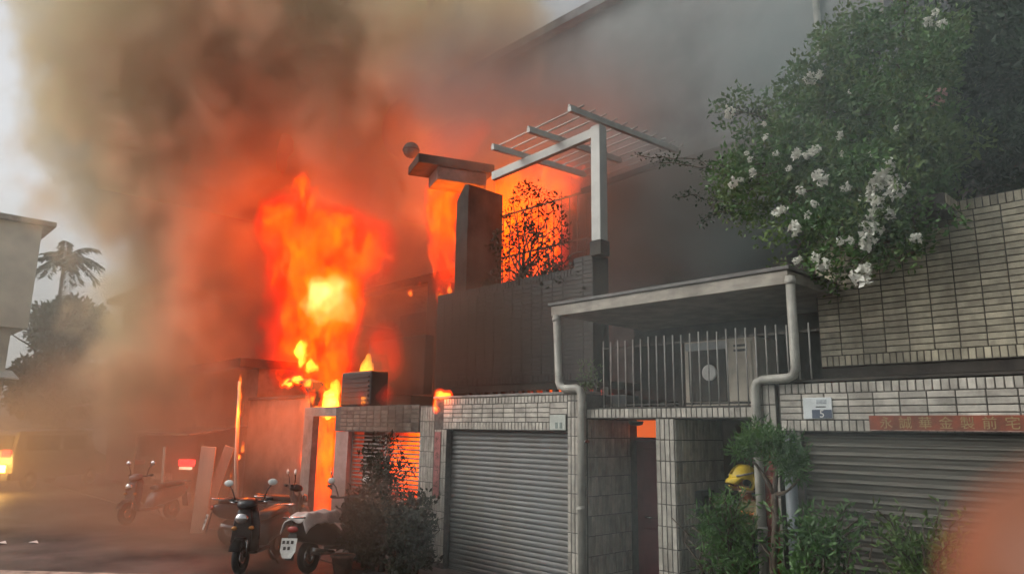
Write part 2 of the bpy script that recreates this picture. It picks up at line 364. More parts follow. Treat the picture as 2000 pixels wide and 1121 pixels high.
# ================================================================== left garage of the tiled house
gt = thing('tiled_garage', 'tiled garage front with closed blue grey shutter opening and numbered corner', 'wall', (-7.8, 7.2, 0))
Yf = 7.2
box('left_pillar', M_GROUT, gt, -9.38, -9.06, Yf, Yf+.35, 0, 2.40)
box('right_pillar', M_GROUT, gt, -6.50, -6.17, Yf, Yf+.9, 0, 2.58)
box('lintel', M_GROUT, gt, -9.38, -6.503, Yf-.001, Yf+.28, 2.10, 2.58)
box('coping', M_CONC, gt, -9.42, -6.16, Yf-.02, Yf+.30, 2.583, 2.62, bevel=.01)
cells = soldiers(-9.15, -6.50, 2.48, 2.58)+soldiers(-9.15, -6.82, 2.105, 2.215)+stretchers(-9.15, -6.82, 2.215, 2.48, 4)+stretchers(-6.82, -6.50, 2.32, 2.48, 2)
tiles(gt, (0, Yf, 0), 'F', cells, M_TILE)
tiles(gt, (0, Yf, 0), 'F', columns(-6.50, -6.17, .10, 2.28)+soldiers(-6.50, -6.17, 2.50, 2.58)+[(x, 2.39, .055, .20) for x, z, w, h in soldiers(-6.50, -6.17, 0, 1)], M_TILE)
tiles(gt, (0, Yf, 0), 'F', columns(-9.37, -9.06, .10, 2.1), M_TILE)
shutter('garage_shutter', 'closed blue grey roller shutter between the two tiled pillars', -9.06, -6.50, Yf+.12, .0, 2.12, .073, M_SHUT, .011)
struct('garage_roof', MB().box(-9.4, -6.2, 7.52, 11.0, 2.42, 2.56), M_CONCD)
# ------------------------------------------------------------------ gate bay
gb = thing('gate_bay', 'tiled gate pillar and soldier course beam over the narrow maroon door', 'wall', (-5.0, 7.2, 0))
box('beam', M_GROUT, gb, -6.165, -3.785, Yf, Yf+1.2, 2.265, 2.385)
tiles(gb, (0, Yf, 0), 'F', soldiers(-6.165, -3.785, 2.27, 2.385), M_TILE)
box('pillar', M_GROUT, gb, -5.10, -4.84, Yf, Yf+1.05, 0, 2.26)
tiles(gb, (0, Yf, 0), 'F', columns(-5.10, -4.84, .08, 2.26), M_TILE)
tiles(gb, (-4.84, 0, 0), 'R', columns(Yf, Yf+1.05, .08, 2.26), M_TILE)
gw = thing('gate_side_wall', 'tiled side wall running back from the downpipe to the maroon door', 'wall', (-6.15, 7.7, 0))
box('wall', M_GROUT, gw, -6.40, -6.16, Yf+.905, 9.2, 0, 2.26)
tiles(gw, (-6.165, 0, 0), 'R', columns(Yf+.01, Yf+.90, .08, 2.26), M_TILE)
dr = thing('door', 'narrow maroon metal door under the glowing orange transom', 'door', (-5.8, 8.2, 0))
box('door_leaf', M_MAROON, dr, -6.15, -5.12, 8.22, 8.27, .02, 1.98, bevel=.006)
for x0, x1, z0, z1 in ((-6.05, -5.22, .15, .85), (-6.05, -5.22, 1.0, 1.88)): box('door_panel', M_MAROON, dr, x0, x1, 8.20, 8.219, z0, z1, bevel=.012)
box('door_frame', M_MAROON, dr, -6.16, -5.1, 8.18, 8.29, 1.985, 2.03)
MB().tube([(-5.95, 8.19, 1.0), (-5.95, 8.13, 1.0), (-5.85, 8.13, 1.0)], .012).build('handle', M_CHROME, dr)
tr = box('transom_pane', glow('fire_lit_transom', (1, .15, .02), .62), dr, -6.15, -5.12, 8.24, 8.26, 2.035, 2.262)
lp = thing('porch_lamp', 'dark lamp shade hanging against the orange transom', 'lamp', (-5.99, 8.1, 2.26))
MB().tube([(-6.02, 8.05, 2.30), (-6.02, 8.05, 2.24)], .012).build('stem', M_BLACK, lp)
MB().lathe((-6.02, 8.05, 2.185), [(.03, 0), (.085, .012), (.105, .05), (.10, .062), (.02, .066)], 18).build('lamp_shade', M_BLACK, lp)
ic = thing('letter_box', 'small dark letter box on the side of the tiled gate pillar', 'letter box', (-4.82, 7.7, 1.15))
MB().box(-4.825, -4.73, 7.56, 7.84, 1.16, 1.44).build('body', M_BLACK, ic, .012)
MB().box(-4.728, -4.72, 7.60, 7.80, 1.36, 1.385).build('slot', M_CHROME, ic)
MB().box(-4.728, -4.722, 7.60, 7.80, 1.19, 1.33).build('door', M_CONCD, ic)
# inside the gate: the entrance wall with a brown door
hw = thing('entrance_wall', 'dark inner wall with brown door frame behind the firefighter', 'wall', (-4.2, 9.2, 0))
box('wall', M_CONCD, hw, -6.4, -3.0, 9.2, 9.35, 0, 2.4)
d2 = mat('brown_door_wood', (.11, .05, .03), .6, .3, 3, stretch=(4, 1, .5))
box('door_leaf', d2, hw, -5.05, -4.1, 9.15, 9.198, .02, 2.0, bevel=.006)
box('door_frame', d2, hw, -5.15, -4.0, 9.13, 9.199, 2.003, 2.09)
# ------------------------------------------------------------------ right garage
rg = thing('pale_tiled_garage', 'pale tiled garage front carrying the number five plate and red board', 'wall', (-2.4, 7.2, 0))
box('pillar', M_GROUT, rg, -3.785, -3.57, Yf-.03, Yf+.95, 0, 2.62)
tiles(rg, (0, Yf-.03, 0), 'F', columns(-3.785, -3.57, .08, 2.40)+[(x, 2.505, w, .20) for x, z, w, h in soldiers(-3.785, -3.57, 0, 1)], M_TILE)
box('lintel', M_GROUT, rg, -3.555, 1.5, Yf, Yf+.3, 2.13, 2.61)
box('side_post', M_CONC, rg, -3.555, -3.36, Yf+.03, Yf+.3, 0, 2.128)
box('coping', M_CONCD, rg, -3.80, 1.5, Yf-.005, Yf+.32, 2.623, 2.65)
tiles(rg, (0, Yf, 0), 'F', soldiers(-3.54, -1.0, 2.505, 2.61)+soldiers(-3.54, -1.0, 2.135, 2.245)+stretchers(-3.54, -1.0, 2.245, 2.505, 4), M_TILE)
tiles(rg, (0, Yf, 0), 'F', soldiers(-1.0, 1.5, 2.505, 2.61)+soldiers(-1.0, 1.5, 2.135, 2.245)+stretchers(-1.0, 1.5, 2.245, 2.505, 4), M_TILE, 'outer_tiles')
shutter('right_garage_shutter', 'galvanised ribbed roller shutter under the red characters board', -3.36, 1.3, Yf+.10, .0, 2.10, .0865, M_SHUT2, .022)
struct('right_garage_roof', MB().box(-3.78, 1.5, 7.52, 11.0, 2.36, 2.60), M_CONCD)
# ------------------------------------------------------------------ first floor parapets, set back
Yp = 8.3
rp = thing('tiled_parapet', 'beige tiled balcony parapet under the white flowering bush', 'wall', (-2.2, 8.3, 2.85))
box('wall', M_GROUT, rp, -3.56, 1.5, Yp, Yp+.22, 2.86, 4.52)
box('slab', M_CONCD, rp, -3.56, 1.5, Yp+.02, 11, 2.74, 2.855)
tiles(rp, (0, Yp, 0), 'F', soldiers(-3.55, -1.05, 2.865, 2.985)+soldiers(-3.55, -1.05, 4.40, 4.515)+stretchers(-3.55, -1.17, 2.985, 4.40, 21), M_TILE2)
tiles(rp, (0, Yp, 0), 'F', soldiers(-1.05, 1.5, 2.865, 2.985)+soldiers(-1.05, 1.5, 4.40, 4.515)+stretchers(-1.17, 1.4, 2.985, 4.40, 21), M_TILE2, 'outer_tiles')
tiles(rp, (-2.02, 0, 0), 'R', soldiers(7.9, 8.28, 4.40, 4.515), M_TILE2)
box('planter_return', M_GROUT, rp, -2.4, -2.025, 7.9, 8.295, 4.34, 4.52)
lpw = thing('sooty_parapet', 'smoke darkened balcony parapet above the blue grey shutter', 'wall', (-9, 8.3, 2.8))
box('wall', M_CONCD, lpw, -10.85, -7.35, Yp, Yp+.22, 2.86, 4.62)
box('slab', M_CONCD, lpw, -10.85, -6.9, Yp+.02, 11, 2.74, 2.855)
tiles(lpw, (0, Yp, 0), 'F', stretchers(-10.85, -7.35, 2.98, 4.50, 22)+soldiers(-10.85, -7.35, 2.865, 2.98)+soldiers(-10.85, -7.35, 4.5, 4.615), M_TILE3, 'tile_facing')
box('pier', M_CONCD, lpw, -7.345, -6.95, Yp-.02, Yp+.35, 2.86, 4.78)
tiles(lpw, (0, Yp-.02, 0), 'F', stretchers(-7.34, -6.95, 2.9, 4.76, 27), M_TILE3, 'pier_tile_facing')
# short posts in the gap between garage roof and parapet
gr = thing('gap_railing', 'row of short posts in the slot under the sooty parapet', 'railing', (-8.2, 8.3, 2.56))
for i in range(16): box('post', M_CONCD, gr, -9.9+i*.21, -9.83+i*.21, 8.28, 8.36, 2.56, 2.74)
# ------------------------------------------------------------------ canopy over the gate, railing, pipes
cn = thing('canopy', 'pale flat canopy slab with drip edge over the gate', 'canopy', (-5.1, 7.2, 3.67))
MB().box(-6.78, -3.36, 7.20, 9.3, 3.68, 3.80).build('slab', M_CANOPY, cn, .012)
MB().box(-6.82, -3.33, 7.14, 9.3, 3.803, 3.845).build('roof_sheet', mat('dark_roof_sheet', (.16, .15, .14), .6, .3, 4), cn, .008)
MB().box(-6.78, -3.36, 7.165, 7.197, 3.655, 3.80).build('gutter_board', M_CANOPY, cn, .006)
bw = thing('porch_back_wall', 'dark back wall of the covered porch behind the bars', 'wall', (-5.2, 9.35, 2.4))
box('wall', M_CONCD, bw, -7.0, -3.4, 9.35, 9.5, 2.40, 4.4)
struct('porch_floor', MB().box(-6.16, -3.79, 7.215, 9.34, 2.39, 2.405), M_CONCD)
rl = thing('railing', 'tall vertical bar railing standing on the gate beam', 'railing', (-4.9, 7.42, 2.4))
for i in range(25):
    x = -6.06+i*.1205
    if x > -3.2: break
    MB().tube([(x, 7.42, 2.40 if x < -3.8 else 2.62), (x, 7.42, 3.27+random.uniform(-.012, .012))], .0085, 6).build('bar', M_BAR, rl)
for z in (2.44, 3.18): box('rail', M_CONCD, rl, -6.1, -3.2, 7.435, 7.455, z-.012, z+.012)
cb = thing('outdoor_cabinet', 'pale metal cabinet with round disc on its dark door behind the bars', 'cabinet', (-4.85, 8.5, 2.4))
PAL = mat('cabinet_paint', (.50, .45, .36), .55, .2, 3)
box('body', PAL, cb, -5.40, -4.37, 8.32, 8.85, 2.41, 3.30, bevel=.015)
box('dark_door', M_CONCD, cb, -5.33, -4.78, 8.30, 8.318, 2.50, 3.17, bevel=.006)
box('door_rail', mat('cabinet_grey', (.36, .38, .38), .5, .2, 4), cb, -5.37, -4.76, 8.295, 8.318, 3.175, 3.27)
box('side_panel', PAL, cb, -4.72, -4.42, 8.305, 8.318, 2.50, 3.25, bevel=.006)
MB().lathe((-5.01, 8.298, 2.87), [(.105, 0), (.105, .02), (.085, .028), (0.005, .03)], 24, (0, -1, 0)).build('disc', M_WHITE, cb)
for z in (3.12, 3.18): box('vent_slot', M_BLACK, cb, -4.66, -4.48, 8.30, 8.304, z, z+.03)
def pipe(name, label, pts, r=.052):
    t = thing(name, label, 'pipe', pts[-1], 'rain pipes beside the gate'); q = [Vector(p) for p in pts]; path = [q[0]]
    for i in range(1, len(q)-1):
        a = (q[i-1]-q[i]).normalized()*.09; b = (q[i+1]-q[i]).normalized()*.09
        path += [q[i]+a, q[i]+a*.3+b*.3, q[i]+b]
    path.append(q[-1]); MB().tube(path, r, 12).build('pipe_run', M_PIPE, t)
    MB().lathe(q[0]+Vector((0, 0, -.06)), [(r+.008, -.03), (r+.008, .03)], 12).build('collar', M_PIPE, t)
    e = q[-1]; MB().lathe((e.x, e.y, 1.15), [(r+.008, -.03), (r+.008, .03)], 12).build('collar', M_PIPE, t)
    MB().box(e.x-r-.015, e.x+r+.015, e.y-.01, e.y+.075, 1.96, 1.99).build('bracket', M_CHROME, t)
pipe('drainpipe', 'pale rain pipe jogging around the top of the left garage wall', [(-6.68, 7.17, 3.66), (-6.58, 7.12, 2.655), (-6.19, 7.12, 2.655), (-6.19, 7.12, .05)])
pipe('drainpipe', 'pale rain pipe stepping onto the pillar beside the number five plate', [(-3.32, 7.13, 3.72), (-3.31, 7.11, 2.665), (-3.765, 7.11, 2.655), (-3.765, 7.11, .05)], .048)
MB().tube([(-3.45, 7.15, 2.1), (-3.45, 7.15, .02)], .06, 14).build('standpipe', mat('blue_grey_pipe', (.24, .27, .29), .45, .2, 4), None, label='bluish grey standpipe beside the galvanised shutter behind the small tree', cat='pipe')
# signs
sg = thing('number_plate', 'pale street number plate with 5 on a dark panel', 'sign', (-3.15, 7.18, 2.36))
MB().box(-3.29, -3.0, 7.176, 7.188, 2.255, 2.465).build('plate', mat('enamel_plate', (.62, .66, .66), .3, .12, 3), sg, .004)
MB().box(-3.20, -3.005, 7.171, 7.1755, 2.262, 2.345).build('panel', mat('blue_panel', (.07, .09, .13), .35, .15, 3), sg)
lettering('number', '5', .105, (-3.10, 7.170, 2.302), M_WHITE, sg, .001)
MB().box(-3.16, -3.06, 7.1735, 7.1755, 2.368, 2.378).build('small_print', M_BLACK, sg)
MB().box(-3.15, -3.05, 7.1735, 7.1755, 2.40, 2.445).build('faint_print', mat('faint_print', (.42, .46, .48), .5, .3, 30), sg)
bd = thing('sign_board', 'weathered red board with gold characters above the galvanised shutter', 'sign', (-2.1, 7.18, 2.2))
MB().box(-2.66, -1.30, 7.170, 7.189, 2.145, 2.285).build('board', mat('weathered_red', (.21, .052, .026), .7, .5, 5, col2=(.10, .04, .025)), bd, .004)
for i, ch in enumerate('永誠華金製前宅'): lettering('character', ch, .115, (-2.51+i*.165, 7.168, 2.212), M_GOLD, bd, .0015)
MB().box(-2.66, -1.30, 7.168, 7.1695, 2.148, 2.156).build('worn_edge', mat('worn_edge', (.34, .24, .2), .8, .6, 18), bd)
co = thing('couplet_strip', 'red paper couplet with gold brush marks on the pillar behind the small tree', 'paper couplet', (-3.67, 7.15, 1.5))
MB().box(-3.745, -3.60, 7.150, 7.1585, .62, 1.98).build('paper', M_RED, co)
for i in range(6): brush_marks('brush_mark', -3.672, 1.86-i*.205, .12, 7.149, M_GOLD, co)
c2 = thing('couplet_strip', 'faded red paper couplet on the left garage pillar', 'paper couplet', (-9.24, 7.18, 1.5))
MB().box(-9.345, -9.19, 7.178, 7.1885, 1.05, 2.06).build('paper', mat('faded_couplet', (.36, .13, .12), .8, .4, 9), c2)
for i in range(4): brush_marks('brush_mark', -9.267, 1.92-i*.22, .12, 7.177, mat('couplet_ink', (.12, .04, .03), .7, .2, 9), c2)
np_ = thing('house_plate', 'small pale metal plate at the corner of the left garage lintel', 'sign', (-6.66, 7.18, 2.2))
MB().box(-6.805, -6.515, 7.172, 7.187, 2.115, 2.315).build('plate', mat('pale_plate', (.47, .50, .45), .45, .2, 4), np_, .004)
for x in (-6.70, -6.62): MB().box(x, x+.045, 7.168, 7.1715, 2.135, 2.215).build('mark', mat('plate_mark', (.2, .24, .22), .6, .2, 4), np_)

# ================================================================== the tall house behind
th = thing('tall_house', 'tall grey house with a long straight eave behind the smoke', 'house', (-4, 11, 0))
th_w = MB(); th_w.box(-9.15, 6, 11.0, 11.3, 0, 11.0).box(-14.4, -9.15, 11.0, 11.3, 8.25, 11.0).box(-14.4, -9.15, 11.0, 11.3, 0, 4.7).box(-14.4, -12.6, 11.0, 11.3, 4.7, 8.25).box(-14.4, 6, 19, 19.3, 0, 11.0).box(-14.4, -14.1, 11.3, 19, 0, 11).box(5.7, 6, 11.3, 19, 0, 11)
th_w.build('wall', M_WALL, th)
box('smoke_shade_facing', mat('painted_smoke_shade', (.07, .065, .06), .9, .4, 2.5, bump=.3, bscale=20), th, -9.14, 5.9, 10.90, 10.997, 0, 7.1)  # added facing: the smoke's darkening of the lower storeys put into its colour
rf = box('roof', mat('roof_edge', (.20, .205, .21), .8, .25, 3), th, -14.7, 6.2, 10.75, 19.5, 11.003, 11.22, bevel=.02)
for x0, z0, x1, z1 in ((-3.4, 7.9, -1.8, 9.5),):
    w = MB().box(x0, x1, 10.96, 10.999, z0, z1).build('window', M_CONC, th)
    MB().box(x0+.06, (x0+x1)/2-.02, 10.94, 10.959, z0+.06, z1-.06).box((x0+x1)/2+.02, x1-.06, 10.94, 10.959, z0+.06, z1-.06).build('pane', M_GLASS, w)
MB().tube([(-4.35, 10.92, 3.2), (-4.35, 10.92, 10.95)], .06, 8).build('drainpipe', M_PIPE, th)
# partition wall beside the burning window
pw = thing('partition_wall', 'dark projecting wall between the two fires', 'wall', (-11.1, 8.7, 2.8))
a, b_ = atY(891, 450, 8.9), atY(913, 450, 8.9)
MB().prism([(a.x, 8.9, 2.86), (b_.x, 8.9, 2.86), (b_.x, 8.9, 7.0), (b_.x-.12, 8.9, 7.02), (a.x, 8.9, 6.72)], (0, .95, 0)).build('wall', M_CONCD, pw)
XA, XB = a.x, b_.x
# roof slab at the neighbour's top
c1, c2_ = atZ(822, 300, 7.75), atZ(962, 322, 7.75); dv = (c2_-c1); L_ = dv.length; dv.normalize(); nv = Vector((dv.y, -dv.x, 0)); nv = nv if nv.dot(Vector((-1, 0, 0))) > 0 else -nv
rs = thing('roof_slab', 'charred two tier roof slab over the narrow strip of fire', 'roof', tuple((c1+c2_)/2))
MB().obox((c1+c2_)/2+nv*.45+Vector((0, 0, -.09)), dv*(L_/2+.05), nv*.45, Vector((0, 0, .10))).build('upper_slab', M_CONCD, rs, .02)
MB().obox((c1+c2_)/2+dv*.14+nv*.42+Vector((0, 0, -.34)), dv*(L_/2-.25), nv*.36, Vector((0, 0, .14))).build('lower_slab', mat('charred_fascia', (.20, .19, .18), .8, .3, 4), rs, .015)
tank = thing('roof_tank', 'pale round water tank end above the charred roof slab', 'water tank', tuple(atD(803, 296, 16.6)))
MB().ell(atD(803, 294, 16.6), (.19, .19, .19), 18, 10).build('drum', mat('dusty_tank', (.16, .165, .15), .9, .4, 6), tank)
p_ = atD(803, 294, 16.6); MB().torus(p_, .19, .012, (0, 0, 1)).build('band', M_CONCD, tank)
# pergola
pg = thing('pergola', 'white steel pergola frame standing above the burning balcony', 'pergola', (-6.85, 8.3, 4.8))
MB().box(-6.945, -6.765, 8.24, 8.42, 4.98, 6.86).build('post', M_STEELW, pg, .008)
MB().box(-6.965, -6.745, 8.22, 8.44, 4.74, 4.975).build('post_foot', M_CONCD, pg, .01)
MB().bar((-6.80, 8.33, 6.78), (-9.35, 8.33, 6.66), .10, .155).build('beam', M_STEELW, pg, .008)
for x, z, l in ((-6.85, 6.93, 2.9), (-7.74, 6.86, 2.4), (-8.60, 6.81, 2.4)):
    MB().bar((x, 7.63, z), (x, 7.63+l, z+.055*l), .075, .085).build('rafter', M_STEELW, pg, .006)
    MB().bar((x, 7.62, z+.055), (x, 7.62+l, z+.055+.055*l), .035, .03).build('rafter_cap', M_STEELW, pg)
for i in range(11):
    y = 7.80+i*.27
    MB().tube([(-6.70, y, 6.99+(y-7.63)*.055), (-8.75, y, 6.885+(y-7.63)*.055)], .014, 6).build('rod', M_STEELW, pg)
MB().bar((-6.9, 10.4, 6.9), (-9.0, 10.4, 6.8), .08, .1).build('rear_beam', M_CONCD, pg)
wg = thing('window_grille', 'thin vertical bars across the burning balcony window', 'grille', (-10.4, 10.9, 4.8))
for i in range(12): x = -11.85+i*.23; MB().tube([(x, 10.9, 4.72), (x, 10.9, 7.0)], .012, 6).build('bar', M_CONCD, wg)
for z in (4.75, 6.0, 7.0): box('rail', M_CONCD, wg, -12.0, -9.15, 10.88, 10.92, z-.02, z+.02)

# ================================================================== the burning neighbour house
M_SOOTY2 = mat('scorched_tile', (.17, .14, .11), .6, .45, 3, rnd=.25)
nb = thing('burning_garage', 'low tiled front of the burning house beside the louvred gate', 'wall', (-11.4, 7.2, 0))
box('lintel', M_GROUT, nb, -12.5, -9.79, Yf, Yf+.28, 2.04, 2.50)
tiles(nb, (0, Yf, 0), 'F', stretchers(-12.3, -9.8, 2.06, 2.49, 6), M_SOOTY2)
box('right_pillar', M_GROUT, nb, -9.785, -9.385, Yf+.01, Yf+.36, 0, 2.48)
tiles(nb, (0, Yf+.01, 0), 'F', columns(-9.78, -9.39, .08, 2.46), M_TILE)
box('left_pillar', mat('pink_render', (.40, .27, .24), .85, .2, 3), nb, -12.48, -12.02, Yf+.01, Yf+.36, 0, 2.035)
box('outer_pillar', M_CONC, nb, -13.75, -13.38, Yf, Yf+.14, 0, 2.32)
box('opening_lintel', M_CONC, nb, -13.75, -12.505, Yf, Yf+.3, 2.323, 2.50)
struct('burning_house_roof', MB().box(-13.75, -9.79, 7.5, 8.6, 2.36, 2.48), M_CONCD)
lg = thing('louvred_gate', 'metal gate of horizontal louvres with fire glowing through its slots', 'gate', (-10.9, 7.32, 0))
for i in range(27):
    z = .12+i*.071; MB().obox((-10.9, 7.34, z), (1.12, 0, 0), (0, .022, .004), (0, -.003, .010)).build('slat', M_CONC, lg)
for x in (-12.02, -10.9, -9.79): box('stile', M_CONC, lg, x-.03, x+.03, 7.30, 7.38, .05, 2.04)
nw = thing('burning_house', 'burning two storey house with open upper front', 'house', (-14, 9.5, 0))
u = MB(); u.box(-13.75, -13.4, 10.2, 14, 0, 5.6).box(-18.2, -17.8, 9.4, 14, 0, 5.0).box(-18.2, -13.4, 12.5, 12.8, 0, 5.5)
u.build('wall', M_CONCD, nw)
box('floor_slab', M_CONCD, nw, -18.2, -11.6, 8.3, 12.5, 2.55, 2.74)
box('balcony_wall', M_CONCD, nw, -13.2, -11.2, 8.3, 8.5, 2.76, 3.9)
MB().obox((-15.6, 11.9, 6.2), (2.7, 0, 0), (0, 1.4, .4), (0, -.02, .09)).build('roof', M_CONCD, nw)
ac = thing('air_conditioner', 'dark boxy air conditioner on the ledge among the flames', 'air conditioner', (-12.7, 7.6, 2.5))
qa, qb = atY(680, 735, 7.6), atY(738, 735, 7.6)
MB().box(qa.x, qb.x, 7.45, 7.85, 2.52, 3.18).build('body', M_BLACK, ac, .035)
for k in range(6): MB().box(qa.x+.06, qb.x-.06, 7.43, 7.448, 2.60+k*.09, 2.64+k*.09).build('grille_slat', M_BLACK, ac)
# lower houses further along the row
cw = thing('scorched_wall', 'plain scorched wall left of the burning opening', 'wall', (-15.7, 8, 0))
box('wall', mat('scorched_render', (.17, .12, .09), .85, .45, 2), cw, -18.0, -13.76, 7.9, 8.1, 0, 2.75)
box('coping', M_CONCD, cw, -18.05, -13.76, 7.86, 8.14, 2.753, 2.82)
aw = thing('burning_awning', 'curved burnt awning frame edged with flames', 'awning', (-15.4, 7.5, 2.4))
path = [atY(x, y, 7.55) for x, y in ((552, 752), (572, 741), (592, 748), (604, 768), (608, 795), (610, 815))]
MB().tube(path, .03, 6).build('front_rib', M_CONCD, aw)
MB().tube([p+Vector((0, .45, .02)) for p in path], .03, 6).build('rear_rib', M_CONCD, aw)
mm = MB()
for p, q in zip(path[:-1], path[1:]): mm.obox((p+q)/2+Vector((0, .22, .03)), (q-p)/2, (0, .22, 0), (q-p).cross(Vector((0, 1, 0))).normalized()*.008)
mm.build('sheet', M_CONCD, aw)
for i, (x0, x1, y, h, mt, lab) in enumerate(((-23.5, -18.3, 8.2, 3.6, M_CONC, 'low grey house with tin awning just left of the burning house'), (-28.0, -23.8, 8.4, 6.0, M_WALL, 'dark mid row house with tin awning in thick smoke'), (-32.8, -28.3, 8.6, 7.0, M_CONC, 'farthest row house with its roof edge against the sky'))):
    hh = thing('row_house', lab, 'house', ((x0+x1)/2, y, 0))
    box('wall', mt, hh, x0, x1, y, y+7, 0, h); r_ = box('roof', M_CONCD, hh, x0-.3, x1+.2, y-.6, y+7.2, h+.003, h+.22)
    MB().obox(((x0+x1)/2, y-.75, min(2.9, h-1.6)+.0), ((x1-x0)/2-.2, 0, 0), (0, .8, .12), (0, -.003, .02)).build('awning', mat('tin_sheet', (.40, .40, .38), .4, .3, 6, metal=.4), hh)
    for k in range(2):
        cx = x0+(x1-x0)*(.28+.44*k); w = MB().box(cx-.7, cx+.7, y-.04, y-.002, h-1.35, h-.35).build('window', M_CONC, hh)
        MB().box(cx-.62, cx-.03, y-.055, y-.041, h-1.27, h-.43).box(cx+.03, cx+.62, y-.055, y-.041, h-1.27, h-.43).build('pane', M_GLASS, w)
    box('door', mat('shutter_old', (.20, .19, .18), .6, .3, 5), hh, (x0+x1)/2-1.4, (x0+x1)/2+1.4, y-.03, y-.002, .02, 2.4)
# building closing the street
eb = thing('corner_building', 'pale building with flat overhanging roof at the far end of the street', 'building', (-40, 2, 0))
PB = mat('cream_render', (.80, .75, .64), .85, .15, .8)
box('upper_wall', PB, eb, -48, -36.0, -8, 5.85, 6.05, 10.5)
box('roof', M_CONC, eb, -48.5, -35.7, -8.4, 6.30, 10.503, 10.72)
box('lower_wall', mat('lower_render', (.66, .62, .53), .85, .2, 1), eb, -48, -36.15, -8, 5.3, 0, 6.0)
box('balcony', PB, eb, -36.8, -35.8, -8, 5.75, 6.003, 7.0)
for y0 in (-6.0, -2.2, 1.6):
    w = box('window', M_CONC, eb, -35.995, -35.93, y0, y0+2.2, 7.5, 9.3); MB().box(-35.928, -35.90, y0+.1, y0+1.06, 7.6, 9.2).box(-35.928, -35.90, y0+1.14, y0+2.1, 7.6, 9.2).build('pane', M_GLASS, w)
MB().obox((-35.6, 3.6, 4.15), (.9, 0, -.2), (0, 2.0, -.12), (0, 0, .03)).build('awning', M_WHITE, eb)
box('shopfront', M_GLASS, eb, -36.148, -36.10, -1, 4.4, .3, 3.0)
# ================================================================== plants
rg_ = np.random.default_rng(3)
def stem_set(parent, base, tips, lift, r0, r1, name='branch', m=M_BARK, jit=.03):
    """one limb per tip as sub-shapes of a single branch mesh; returns points along the limbs"""
    mb = MB(); pts = []
    for t_ in tips:
        p = arc(base, t_, lift*random.uniform(.6, 1.3), 9, jit); p[0] = Vector(base); n = len(p)
        mb.tube(p, [r0+(r1-r0)*i/(n-1) for i in range(n)], 5); pts.append(p)
    mb.build(name, m, parent); return pts
# white bougainvillea over the tiled parapet
bv = thing('flowering_bush', 'large bush with white blossom hanging over the tiled parapet', 'bush', (-2.5, 8.9, 4.3))
base = Vector((-2.5, 8.9, 4.3))
tip_px = [(1425, 222, 8.0), (1480, 282, 7.9), (1405, 345, 7.8), (1440, 405, 7.8), (1530, 425, 7.7), (1555, 492, 7.7), (1605, 512, 7.7), (1690, 515, 7.65), (1785, 455, 7.7), (1765, 380, 7.6),
          (1600, 150, 8.2), (1560, 205, 8.1), (1625, 90, 8.4), (1690, 45, 8.5), (1760, 10, 8.7), (1840, 60, 8.8), (1835, 185, 8.3), (1850, 300, 8.2), (1650, 340, 7.7), (1700, 215, 7.9), (1610, 290, 7.7),
          (1745, 120, 8.3), (1690, 430, 7.6), (1480, 345, 7.7), (1800, 250, 8.0), (1530, 300, 7.8), (1640, 440, 7.7), (1720, 320, 7.65), (1560, 380, 7.65)]
tips = [atY(*t_) for t_ in tip_px]
limbs = stem_set(bv, base, tips, .55, .035, .007)
cl = []
for p in limbs:
    for i, q in enumerate(p[3:]):
        for _ in range(3):
            s_ = .21 if i < 5 else .12
            cl.append((q+Vector(np.random.normal(size=3)*s_), random.uniform(.10, .22)))
for _ in range(420):
    px, py = random.uniform(1415, 1860), random.uniform(30, 490)
    if py > 490-(abs(px-1690)/250)*90 or py < 330-(px-1415)*1.35: continue
    cl.append((atY(px, py, random.uniform(7.75, 8.7)), random.uniform(.10, .25)))
foliage(bv, cl[::2], M_LEAF, 11, per=62, length=.075, width=.042)
foliage(bv, cl[1::2], M_LEAFY, 12, per=58, length=.07, width=.04)
# pendulous thin shoots on the left
sh = MB(); sp = []
for a_, b2 in (((1430, 330, 7.9), (1240, 305, 8.3)), ((1430, 400, 7.9), (1330, 385, 8.1)), ((1440, 420, 7.9), (1370, 430, 8.0)), ((1500, 230, 8.0), (1425, 222, 7.9)), ((1450, 350, 7.8), (1290, 318, 8.2))):
    p = arc(atY(*a_), atY(*b2), .05, 10, .015); sh.tube(p, .006, 4); sp += [(q+Vector(np.random.normal(size=3)*.03), .055) for q in p for _ in range(2)]
sh.build('shoot', M_BARK, bv); foliage(bv, sp, M_LEAFD, 13, per=45, length=.06, width=.03)
